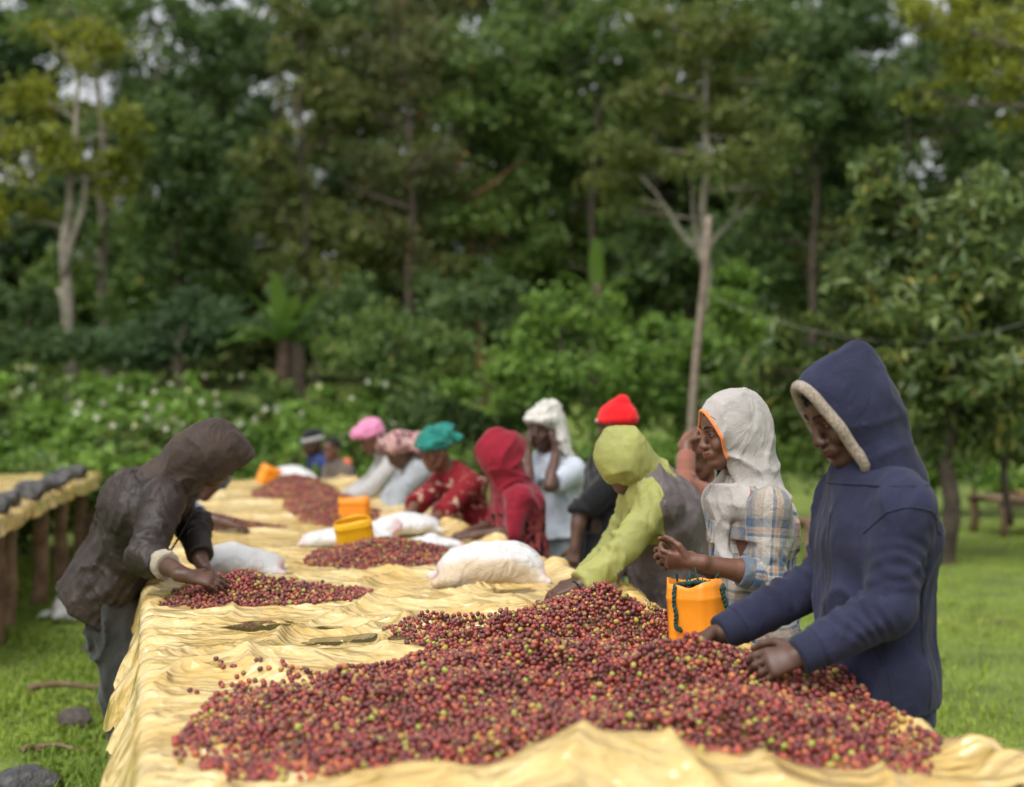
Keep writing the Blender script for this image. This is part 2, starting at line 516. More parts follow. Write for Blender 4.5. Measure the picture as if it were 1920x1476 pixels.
def m_tarp():
    m, n, b = new_mat('yellow_plastic_tarp')
    tc = n.nodes.new('ShaderNodeTexCoord').outputs['Object']
    t = noise_node(n, 2.2, 6, .6, tc)
    r = ramp(n, t.outputs[0], [(.28, (.47, .285, .055)), (.41, (.55, .375, .125)), (.55, (.61, .46, .205)), (.78, (.65, .535, .29))])
    st = nd(n, 'ShaderNodeMapping'); st.inputs['Rotation'].default_value = (0, 0, .9); st.inputs['Scale'].default_value = (1, 4.5, 1)
    n.links.new(tc, st.inputs['Vector'])
    ts = nd(n, 'ShaderNodeTexNoise', Scale=5, Detail=5, Roughness=.6, Distortion=.8); n.links.new(st.outputs[0], ts.inputs['Vector'])
    fs = ramp(n, ts.outputs[0], [(.51, (0, 0, 0)), (.68, (.75, .75, .75))])
    gold = mixc(n, fs.outputs[0], r.outputs[0], (.47, .30, .055))
    # mud film and smears
    t2 = noise_node(n, 9, 8, .7, tc)
    f = ramp(n, t2.outputs[0], [(.54, (0, 0, 0)), (.76, (.7, .7, .7))])
    col = mixc(n, f.outputs[0], gold, (.46, .33, .14))
    t5 = noise_node(n, 70, 3, .7, tc)
    f5 = ramp(n, t5.outputs[0], [(.68, (0, 0, 0)), (.76, (.6, .6, .6))])
    col = mixc(n, f5.outputs[0], col, (.30, .20, .09))
    n.links.new(col, b.inputs['Base Color'])
    rr = ramp(n, t2.outputs[0], [(.3, (.10, .10, .10)), (.7, (.28, .28, .28))])
    n.links.new(rr.outputs[0], b.inputs['Roughness'])
    b.inputs['Specular IOR Level'].default_value = .6
    b.inputs['Subsurface Weight'].default_value = 0.0
    mp = nd(n, 'ShaderNodeMapping'); mp.inputs['Rotation'].default_value = (0, 0, .5); mp.inputs['Scale'].default_value = (1, 1.9, 1)
    n.links.new(tc, mp.inputs['Vector'])
    t3 = nd(n, 'ShaderNodeTexNoise', Scale=9, Detail=5, Roughness=.6, Distortion=.7)
    t3.noise_type = 'RIDGED_MULTIFRACTAL'; t3.normalize = True
    n.links.new(mp.outputs[0], t3.inputs['Vector'])
    t4 = nd(n, 'ShaderNodeTexNoise', Scale=24, Detail=4, Roughness=.6, Distortion=1.2); t4.noise_type = 'RIDGED_MULTIFRACTAL'; t4.normalize = True
    n.links.new(mp.outputs[0], t4.inputs['Vector'])
    nzv = noise_node(n, 6, 3, .5, tc)
    vm_ = nd(n, 'ShaderNodeVectorMath', operation='MULTIPLY_ADD'); n.links.new(nzv.outputs['Color'], vm_.inputs[0]); vm_.inputs[1].default_value = (.14, .14, .14); n.links.new(mp.outputs[0], vm_.inputs[2])
    v1 = nd(n, 'ShaderNodeTexVoronoi', Scale=7.0); n.links.new(vm_.outputs[0], v1.inputs['Vector'])
    v2 = nd(n, 'ShaderNodeTexVoronoi', Scale=19.0); n.links.new(vm_.outputs[0], v2.inputs['Vector'])
    nb = bump(n, b, t3.outputs[0], .5, .035)
    nb = bump(n, b, v1.outputs['Distance'], .6, .045, nb)
    nb = bump(n, b, v2.outputs['Distance'], .55, .016, nb)
    bump(n, b, t4.outputs[0], .25, .010, nb)
    b.inputs['Coat Weight'].default_value = .35; b.inputs['Coat Roughness'].default_value = .12
    return m
M_TARP = m_tarp()
M_WOOD = m_simple('weathered_pole_wood', (.10, .06, .035), (.20, .13, .08), 8, .85, .6, 40, .01)
M_WOODR = m_simple('reddish_post_wood', (.14, .080, .050), (.27, .165, .105), 9, .85, .6, 35, .012)

def tarp_mesh(a_vals, v_vals, ztop, umax, droopL, droopR, seed):
    A, VV = np.meshgrid(a_vals, v_vals, indexing='ij')
    sgn = np.sign(A); e = np.clip(np.abs(A) - umax, 0, None)
    R = .045
    ang = np.minimum(e / R, math.pi / 2)
    ln = np.where(sgn < 0, droopL, droopR) * (1 + .35 * vnoise2(VV * 1.7, sgn * 3, seed) + .22 * vnoise2(VV * 6, sgn, seed + 1))
    hang = np.clip(e - R * math.pi / 2, 0, None); hang = hang * ln / .245
    ruff = (.045 * vnoise2(VV * 5.5, sgn * 5, seed + 2) + .02 * vnoise2(VV * 14, hang * 3, seed + 3)) * np.clip(hang / .12, 0, 1)
    out = R * np.sin(ang) + hang * np.where(sgn < 0, .30, .2) + ruff
    U = np.where(e > 0, sgn * (umax + out), A)
    Ui = np.clip(A, -umax, umax)
    Z = ztop(Ui, VV) - R * (1 - np.cos(ang)) - hang * .92
    return U, VV, Z
def grid_faces(n0, n1):
    ii = np.arange(n0 * n1).reshape(n0, n1)
    return np.stack([ii[:-1, :-1], ii[1:, :-1], ii[1:, 1:], ii[:-1, 1:]], -1).reshape(-1, 4)

bed = empty('drying_bed', (*tab(0, 6), 0))
tag(bed, 'long raised drying bed under yellow plastic tarp running away from the camera', 'drying table')
OFF = np.array([*tab(0, 6), 0])
av = np.concatenate([-np.linspace(1.2, .9, 16)[:-1], np.linspace(-.9, .9, 135), np.linspace(.9, 1.2, 14)[1:]])
vv = [V0]
while vv[-1] < V1: vv.append(vv[-1] + .0105 * (1 + max(0, vv[-1] - 3) * .22))
vv = np.array(vv)
U, VV, Z = tarp_mesh(av, vv, ztarp, .885, .19, .15, 21)
# near and far ends hang down too
xx, yy = tab(U, VV)
Vt = np.stack([xx, yy, Z], -1)
# a crease dropping over the near end
for k in range(1, 12):
    pass
tarp = link('tarp', mesh_np('tarp', Vt.reshape(-1, 3) - OFF, grid_faces(len(av), len(vv))), M_TARP, bed)
# end drops
def end_drop(vend, sgn, name):
    s_ = np.linspace(0, .3, 10)
    us = np.linspace(-.9, .9, 90)
    US, SS = np.meshgrid(us, s_, indexing='ij')
    zz = ztarp(US, np.full_like(US, vend)) - SS * (.95) 
    ve = vend + sgn * (.02 + .1 * SS + .03 * vnoise2(US * 6, SS * 2, 31) * SS / .3)
    x_, y_ = tab(US, ve)
    return link(name, mesh_np(name, np.stack([x_, y_, zz], -1).reshape(-1, 3) - OFF, grid_faces(90, 10)), M_TARP, bed)
end_drop(V0, -1, 'tarp_skirt'); end_drop(V1, 1, 'tarp_skirt')
def pole(name, parent, a, b, r, mat, off, seed=0, n=9):
    mb = MB(); a = np.array(a, float); b = np.array(b, float)
    pts = []; rad = []
    for i in range(7):
        t = i / 6
        w_ = .008 * np.array([math.sin(seed + i * 1.7), math.cos(seed * 2 + i * 1.3), 0])
        pts.append(a + (b - a) * t + w_ * (0 < i < 6)); rad.append(r * (1 + .10 * math.sin(seed * 3 + i * 2.1)))
    mb.tube(pts, rad, n)
    return mb.build(name, mat, parent, True, off)
for u_ in (-.86, .86):
    a_ = tab(u_, V0 + .05); b_ = tab(u_, V1 - .05)
    pole('side_rail', bed, (*a_, .80), (*b_, .80), .032, M_WOOD, OFF, u_)
for i, rv in enumerate([2.75] + RIDGES + [13.6]):
    a_ = tab(-.9, rv); b_ = tab(.9, rv)
    pole('cross_pole', bed, (*a_, .772), (*b_, .772), .024, M_WOOD, OFF, i)
    for u_ in (-.84, .84):
        x_, y_ = tab(u_, rv + .06)
        g_ = float(ground_z(x_, y_))
        pole('leg', bed, (x_, y_, g_ - .1), (x_, y_, .78), .05, M_WOODR, OFF, i + u_)

# ------------------------------------------------------------------ rain water standing in the sags
def m_water():
    m, n, b = new_mat('rain_water')
    b.inputs['Base Color'].default_value = (.16, .13, .06, 1)
    b.inputs['Roughness'].default_value = .03
    b.inputs['IOR'].default_value = 1.33
    b.inputs['Transmission Weight'].default_value = .55
    return m
M_WATER = m_water()
def puddle(cx, cy, rx, ry, rot, label, rise=.007):
    us, vs = tab_inv(cx, cy)
    g = np.linspace(-1, 1, 60)
    A, B = np.meshgrid(g, g, indexing='ij')
    ca, sa = math.cos(rot), math.sin(rot)
    x = cx + A * rx * ca - B * ry * sa; y = cy + A * rx * sa + B * ry * ca
    zt = ztarp(*tab_inv(x, y))
    r2 = A ** 2 + B ** 2
    ang = np.arctan2(B, A)
    lim = .75 + .3 * vnoise2(np.cos(ang) * 1.7 + cx * 3, np.sin(ang) * 1.7 + cy * 5, 41)
    lvl = np.percentile(zt[r2 < lim ** 2], 42) + rise * .3
    keep = ((zt < lvl + .004) & (r2 < lim ** 2)).astype(np.float32)
    ii = np.arange(3600).reshape(60, 60)
    q = np.stack([ii[:-1, :-1], ii[1:, :-1], ii[1:, 1:], ii[:-1, 1:]], -1).reshape(-1, 4)
    q = q[keep.ravel()[q].min(1) > 0]
    V = np.stack([x, y, np.full_like(x, lvl)], -1).reshape(-1, 3)
    used = np.unique(q); mp = np.full(3600, -1); mp[used] = np.arange(len(used))
    if len(used) == 0: return
    o = link('puddle', mesh_np('puddle', V[used] - np.array([cx, cy, lvl]), mp[q]), M_WATER, None, (cx, cy, lvl))
    tag(o, label, 'puddle', 'rain puddles on the tarp')
puddle(-.56, 4.68, .34, .20, .15, 'widest rain puddle on the tarp, in front of the brown-jacketed picker')
puddle(-.84, 4.88, .22, .13, .1, 'small rain puddle on the tarp near its left edge')
puddle(-.20, 5.75, .14, .13, .0, 'small dark rain puddle left of the bent picker\'s hand')
puddle(.03, 5.70, .22, .15, .3, 'rain puddle on the tarp beside the bent picker\'s hand')

# ------------------------------------------------------------------ coffee cherries
CD = .0148
def blob(x, y, cx, cy, rx, ry, h, rot=0.0, p=1.35):
    ca, sa = math.cos(rot), math.sin(rot)
    a = ((x - cx) * ca + (y - cy) * sa) / rx; b = (-(x - cx) * sa + (y - cy) * ca) / ry
    r = np.sqrt(a * a + b * b)
    return h * np.clip(1 - r ** p, -.5, 1)
def heap_h(x, y, blobs):
    wx = .035 * vnoise2(x * 4, y * 4, 51) + .012 * vnoise2(x * 13, y * 13, 52); wy = .035 * vnoise2(x * 4, y * 4, 53) + .012 * vnoise2(x * 13, y * 13, 54)
    h = np.full(np.broadcast(x, y).shape, -1.0)
    for bl in blobs:
        h = -smin(-h, -blob(x + wx, y + wy, *bl), .035)
    return h + .008 * vnoise2(x * 7, y * 7, 55) * (h > .02)
HEAPS = {
 'near': [(.02, 3.44, .80, .50, .070, -.1), (.49, 3.72, .50, .42, .150, .2), (.53, 3.32, .40, .38, .110, -.5), (-.42, 3.50, .34, .32, .060, .3),
          (.06, 3.98, .46, .34, .120, .2), (.22, 3.18, .5, .34, .07), (-.50, 3.26, .28, .14, .030, -.5), (-.12, 3.7, .42, .36, .085), (.68, 3.10, .16, .2, .045, .6), (-.30, 3.10, .3, .2, .03)],
 'middle': [(.235, 4.62, .33, .36, .165, .1), (-.10, 4.78, .34, .17, .045, .15), (.36, 4.62, .22, .24, .07), (.08, 4.38, .40, .26, .075)],
 'left': [(-1.06, 5.52, .29, .27, .125), (-.85, 5.50, .30, .28, .07, .2), (-1.20, 5.40, .15, .12, .03), (-.72, 5.42, .14, .13, .035), (-.88, 5.32, .3, .12, .04)],
 'sackside': [(-.60, 6.92, .40, .46, .115), (-.46, 6.60, .24, .2, .06), (-.74, 6.75, .2, .24, .06)],
 'far': [(-1.72, 11.3, .36, .95, .13, .22), (-1.16, 9.4, .30, .75, .085, .2), (-1.35, 10.2, .3, .5, .07, .2)],
 'farleft': [(-1.70, 8.5, .36, .26, .06), (-1.85, 8.7, .3, .25, .08)],
}
def heap_at(x, y, key):
    u_, v_ = tab_inv(x, y)
    return ztarp(u_, v_) + np.maximum(heap_h(np.asarray(x, float), np.asarray(y, float), HEAPS[key]), 0)
def drop_heap(key, layers, seed, strays=()):
    r_ = np.random.default_rng(seed)
    bl = HEAPS[key]
    x0 = min(b[0] - max(b[2], b[3]) for b in bl); x1 = max(b[0] + max(b[2], b[3]) for b in bl)
    y0 = min(b[1] - max(b[2], b[3]) for b in bl); y1 = max(b[1] + max(b[2], b[3]) for b in bl)
    N = int((x1 - x0) * (y1 - y0) / (CD * CD) * 1.15 * layers * 1.7)
    x = r_.uniform(x0, x1, N); y = r_.uniform(y0, y1, N)
    h = heap_h(x, y, bl)
    u_, v_ = tab_inv(x, y)
    ok = (h > .001 + .018 * r_.random(N) ** 2) & (np.abs(u_) < .87) & (y > 2.86)
    x, y, h, u_, v_ = x[ok], y[ok], h[ok], u_[ok], v_[ok]
    zt = ztarp(u_, v_)
    surf = zt + np.maximum(h, CD * .9)
    flo = np.maximum(zt, surf - CD * (layers + .3)) + CD / 2
    rad = CD * (.5 + .095 * r_.standard_normal(len(x)).clip(-1.6, 1.6))
    order = np.argsort(r_.random(len(x)) + .0)
    grid = {}; out = []
    c = CD * 1.1; lim = surf - CD * .1
    X, Y, FL, LI, RD = x[order].tolist(), y[order].tolist(), flo[order].tolist(), lim[order].tolist(), rad[order].tolist()
    for px, py, z, li, rd in zip(X, Y, FL, LI, RD):
        gi, gj = int(px / c + 1e4), int(py / c + 1e4)
        good = True
        for a in (gi - 1, gi, gi + 1):
            for b in (gj - 1, gj, gj + 1):
                for (qx, qy, qz, qr) in grid.get((a, b), ()):
                    s_ = (rd + qr) * .97
                    d2 = s_ * s_ - (px - qx) ** 2 - (py - qy) ** 2
                    if d2 > 0:
                        zz = qz + math.sqrt(d2)
                        if zz > z: z = zz
            if z > li: good = False; break
        if good and z <= li:
            grid.setdefault((gi, gj), []).append((px, py, z, rd)); out.append((px, py, z, rd))
    for (px, py) in strays:
        uu, v2 = tab_inv(px, py)
        out.append((px, py, float(ztarp(uu, v2)) + CD * .48, CD * .5))
    return np.array(out)

def m_cherry(name, fixed=None):
    m, n, b = new_mat(name)
    tc = n.nodes.new('ShaderNodeTexCoord').outputs['Object']
    oi = n.nodes.new('ShaderNodeObjectInfo')
    if fixed is None:
        r = ramp(n, oi.outputs['Random'], [(0, (0.088, 0.012, 0.018)), (.19, (0.154, 0.019, 0.023)), (.43, (0.229, 0.032, 0.030)), (.61, (0.317, 0.048, 0.033)), (.71, (0.176, 0.066, 0.037)),
             (.79, (0.422, 0.123, 0.044)), (.86, (0.246, 0.141, 0.044)), (.91, (0.387, 0.255, 0.053)), (.953, (0.290, 0.317, 0.048)), (.98, (0.070, 0.018, 0.022))], 'CONSTANT')
        base = r.outputs[0]
        t = noise_node(n, 1.3, 2, .5, tc)
    else:
        t = noise_node(n, 70, 2, .5, tc)
        base = mixc(n, oi.outputs['Random'], tuple(x * .75 for x in fixed), tuple(x * 1.25 for x in fixed))
    f = ramp(n, t.outputs[0], [(.45, (0, 0, 0)), (.72, (.55, .55, .55))])
    col = mixc(n, f.outputs[0], base, (.20, .11, .06))
    n.links.new(col, b.inputs['Base Color'])
    b.inputs['Roughness'].default_value = .46
    b.inputs['Specular IOR Level'].default_value = .5
    return m
M_CH = m_cherry('coffee_cherry_skin')

def gn_spheres(name, pts, mat, rad):
    me = bpy.data.meshes.new(name)
    me.vertices.add(len(pts)); me.vertices.foreach_set('co', pts.astype(np.float32).ravel())
    a = me.attributes.new('rad', 'FLOAT', 'POINT'); a.data.foreach_set('value', rad.astype(np.float32))
    me.materials.append(mat)
    o = link(name, me)
    g = bpy.data.node_groups.new(name + '_scatter', 'GeometryNodeTree')
    g.interface.new_socket('Geometry', in_out='INPUT', socket_type='NodeSocketGeometry')
    g.interface.new_socket('Geometry', in_out='OUTPUT', socket_type='NodeSocketGeometry')
    N = g.nodes.new
    gi, go = N('NodeGroupInput'), N('NodeGroupOutput')
    m2p = N('GeometryNodeMeshToPoints'); ico = N('GeometryNodeMeshIcoSphere'); ico.inputs['Radius'].default_value = 1; ico.inputs['Subdivisions'].default_value = 2
    sm = N('GeometryNodeSetShadeSmooth'); mt = N('GeometryNodeSetMaterial'); mt.inputs['Material'].default_value = mat
    iop = N('GeometryNodeInstanceOnPoints')
    rv = N('FunctionNodeRandomValue'); rv.data_type = 'FLOAT_VECTOR'; rv.inputs[1].default_value = (6.28, 6.28, 6.28)
    na = N('GeometryNodeInputNamedAttribute'); na.data_type = 'FLOAT'; na.inputs['Name'].default_value = 'rad'
    vm = N('ShaderNodeVectorMath'); vm.operation = 'SCALE'; vm.inputs[0].default_value = (.98, .92, 1.16)
    L = g.links.new
    L(gi.outputs[0], m2p.inputs['Mesh']); L(m2p.outputs[0], iop.inputs['Points'])
    L(ico.outputs[0], sm.inputs[0]); L(sm.outputs[0], mt.inputs[0]); L(mt.outputs[0], iop.inputs['Instance'])
    L(rv.outputs[0], iop.inputs['Rotation']); L(na.outputs[0], vm.inputs['Scale']); L(vm.outputs[0], iop.inputs['Scale'])
    L(iop.outputs[0], go.inputs[0])
    md = o.modifiers.new('scatter', 'NODES'); md.node_group = g
    return o

def at_tab(px, py):
    D = (CAM_Z - TOP) * 2667 / (py - 738); return ((px - 960) / 2667 * D, D)
stray_px = [(356, 1300), (369, 1301), (405, 1258), (414, 1262), (330, 1420), (345, 1418), (338, 1428), (395, 1440), (408, 1436), (420, 1432), (430, 1440), (412, 1447), (436, 1434), (398, 1430)] + \
           [(float(a), float(b)) for a, b in zip(rng.uniform(412, 560, 46), rng.uniform(1262, 1300, 46))] + \
           [(float(a), float(b)) for a, b in zip(rng.uniform(345, 480, 26), rng.uniform(1335, 1400, 26))]
strays = []
for p in stray_px:
    q = at_tab(*p)
    if all((q[0] - s_[0]) ** 2 + (q[1] - s_[1]) ** 2 > CD ** 2 * .95 for s_ in strays): strays.append(q)
near_pts = drop_heap('near', 2.4, 1, strays)
P_all = near_pts
# the 300 cherries that show largest: nearest ones on the skin of the front heap that the standing tarp fold does not hide
cx_, cy_, cz_, cr_ = near_pts.T
skin = cz_ > (heap_at(cx_, cy_, 'near') - CD * 1.0)
hid = np.zeros(len(cx_), bool)
for t in np.linspace(.70, .995, 90):
    lx, ly, lz = cx_ * t, cy_ * t, CAM_Z + (cz_ + CD * .2 - CAM_Z) * t
    uu, v2 = tab_inv(lx, ly)
    inside = (v2 > V0) & (np.abs(uu) < .9)
    hid |= inside & (ztarp(uu, v2) > lz)
infr = (np.abs(cx_ / cy_ * 2667) < 955)
cand = np.nonzero(skin & ~hid & infr)[0]
cand = cand[np.argsort(cy_[cand])][:300]
ind = np.zeros(len(cx_), bool); ind[cand] = True
import bmesh
bm = bmesh.new(); bmesh.ops.create_icosphere(bm, subdivisions=2, radius=1.0)
for vtx in bm.verts: vtx.co.x *= .98; vtx.co.y *= .92; vtx.co.z *= 1.16
KINDS = [('dark red', (.17, .022, .027), .52), ('bright red', (.36, .05, .036), .26), ('orange', (.48, .15, .05), .12), ('yellow green', (.35, .34, .055), .10)]
ch_mesh = []
for kn, kc, _ in KINDS:
    me = bpy.data.meshes.new('cherry_' + kn.replace(' ', '_')); bm.to_mesh(me)
    me.polygons.foreach_set('use_smooth', np.full(len(me.polygons), True))
    me.materials.append(m_cherry('cherry_skin_' + kn.replace(' ', '_'), kc)); ch_mesh.append(me)
bm.free()
for i in cand:
    k = int(np.searchsorted(np.cumsum([q[2] for q in KINDS]), rng.random() * .999))
    o = link('coffee_cherry', ch_mesh[k], None, None, (cx_[i], cy_[i], cz_[i]), tuple(rng.uniform(0, 6.28, 3)))
    o.scale = (cr_[i],) * 3
    tag(o, '%s coffee cherry at the near foot of the front heap, by the tarp fold' % KINDS[k][0], 'coffee cherry', '%s cherries nearest the camera' % KINDS[k][0])
HL = {'near': 'large front heap of red coffee cherries spread across the tarp', 'middle': 'peaked heap of coffee cherries behind the front heap, beside the orange jug',
      'left': 'heap of coffee cherries under the brown-jacketed picker\'s hands', 'sackside': 'low heap of coffee cherries between yellow jug and stained white sack',
      'far': 'long far heap of coffee cherries down the middle of the bed', 'farleft': 'low heap of coffee cherries at the left edge beyond the white flat sack'}
gn_o = gn_spheres('cherry_heap', near_pts[~ind][:, :3], M_CH, near_pts[~ind][:, 3])
tag(gn_o, HL['near'], 'cherry heap', None, 'stuff')
for key, ly, sd in (('middle', 2.2, 2), ('left', 2.2, 3), ('sackside', 1.6, 4), ('far', 1.3, 5), ('farleft', 1.3, 6)):
    p_ = drop_heap(key, ly, sd)
    o = gn_spheres('cherry_heap', p_[:, :3], M_CH, p_[:, 3])
    tag(o, HL[key], 'cherry heap', None, 'stuff')
    P_all = np.concatenate([P_all, p_])
# ------------------------------------------------------------------ people
def m_skin(name, c):
    m, n, b = new_mat(name)
    tc = n.nodes.new('ShaderNodeTexCoord').outputs['Object']
    t = noise_node(n, 22, 5, .6, tc)
    d = tuple(x * .8 for x in c); l = tuple(x * 1.2 for x in c)
    col = ramp(n, t.outputs[0], [(.35, d), (.65, l)]).outputs[0]
    a = nd(n, 'ShaderNodeAttribute', attribute_name='tint')
    col = mixc(n, a.outputs['Fac'], col, tuple(min(1, x * y) for x, y in zip(c, (1.5, 1.15, 1.25))))
    n.links.new(col, b.inputs['Base Color'])
    b.inputs['Roughness'].default_value = .48
    b.inputs['Specular IOR Level'].default_value = .4
    b.inputs['Subsurface Weight'].default_value = .08
    b.inputs['Subsurface Radius'].default_value = (.01, .004, .002)
    b.inputs['Subsurface Scale'].default_value = .4
    t2 = noise_node(n, 180, 3, .6, tc)
    bump(n, b, t2.outputs[0], .15, .003)
    return m
M_SK = [m_skin('skin_deep_brown', (.075, .036, .023)), m_skin('skin_warm_brown', (.122, .054, .033)), m_skin('skin_dark_brown', (.078, .038, .025))]
M_HAIR = m_simple('black_hair', (.008, .007, .006), (.02, .017, .014), 60, .7, .8, 200, .01)
M_EYE = m_simple('eye_white', (.32, .27, .22), (.42, .36, .30), 30, .2, 0)
M_IRIS = m_simple('eye_iris', (.008, .005, .004), (.014, .008, .006), 30, .1, 0)

def voronoi_pattern(name, base, spots, scale, th, rough=.9, col3=None, aniso=(1, 1, 1), fold=.4, softness=.04):
    m, n, b = new_mat(name)
    tc = n.nodes.new('ShaderNodeTexCoord').outputs['Object']
    mp = nd(n, 'ShaderNodeMapping'); mp.inputs['Scale'].default_value = aniso
    n.links.new(tc, mp.inputs['Vector'])
    nz = noise_node(n, scale * 1.6, 3, .6, mp.outputs[0])
    wv = nd(n, 'ShaderNodeTexNoise', Scale=scale, Detail=1.5, Roughness=.45, Distortion=.6)
    n.links.new(mp.outputs[0], wv.inputs['Vector'])
    f = ramp(n, wv.outputs[0], [(th, (0, 0, 0)), (th + softness, (1, 1, 1))])
    c = mixc(n, f.outputs[0], base, spots)
    if col3:
        f3 = ramp(n, nz.outputs[0], [(.60, (0, 0, 0)), (.64, (1, 1, 1))])
        c = mixc(n, f3.outputs[0], c, col3)
    n.links.new(c, b.inputs['Base Color'])
    b.inputs['Roughness'].default_value = rough; b.inputs['Specular IOR Level'].default_value = .15
    t4 = nd(n, 'ShaderNodeTexNoise', Scale=13, Detail=4, Distortion=1.2); n.links.new(tc, t4.inputs['Vector'])
    bump(n, b, t4.outputs[0], fold, .02)
    return m

def m_plaid():
    m, n, b = new_mat('plaid_flannel')
    a = nd(n, 'ShaderNodeAttribute', attribute_name='gar')
    sp = n.nodes.new('ShaderNodeSeparateXYZ'); n.links.new(a.outputs['Vector'], sp.inputs[0])
    cs = []
    for ch, per in ((0, .125), (1, .118)):
        dv = nd(n, 'ShaderNodeMath', operation='DIVIDE'); dv.inputs[1].default_value = per; n.links.new(sp.outputs[ch], dv.inputs[0])
        fr = nd(n, 'ShaderNodeMath', operation='FRACT'); n.links.new(dv.outputs[0], fr.inputs[0])
        r = ramp(n, fr.outputs[0], [(0, (.30, .26, .215)), (.22, (.17, .17, .17)), (.30, (.055, .095, .155)), (.52, (.30, .27, .23)), (.60, (.42, .16, .055)), (.64, (.30, .27, .23)), (.70, (.06, .10, .15)), (.78, (.42, .39, .35))], 'CONSTANT')
        cs.append(r.outputs[0])
    c = mixc(n, .5, cs[0], cs[1])
    tc = n.nodes.new('ShaderNodeTexCoord').outputs['Object']
    fine = noise_node(n, 280, 2, .5, tc)
    fr = ramp(n, fine.outputs[0], [(.3, (.8, .8, .8)), (.7, (1.15, 1.15, 1.15))])
    c = mixc(n, 1, c, fr.outputs[0], 'MULTIPLY')
    t = noise_node(n, 8, 5, .6, tc)
    f = ramp(n, t.outputs[0], [(.5, (0, 0, 0)), (.75, (.45, .45, .45))])
    c = mixc(n, f.outputs[0], c, (.22, .19, .16))
    n.links.new(c, b.inputs['Base Color'])
    b.inputs['Roughness'].default_value = .92; b.inputs['Specular IOR Level'].default_value = .12; b.inputs['Sheen Weight'].default_value = .15
    t4 = nd(n, 'ShaderNodeTexNoise', Scale=15, Detail=4, Distortion=1.4); n.links.new(tc, t4.inputs['Vector'])
    bump(n, b, t4.outputs[0], .5, .02)
    return m

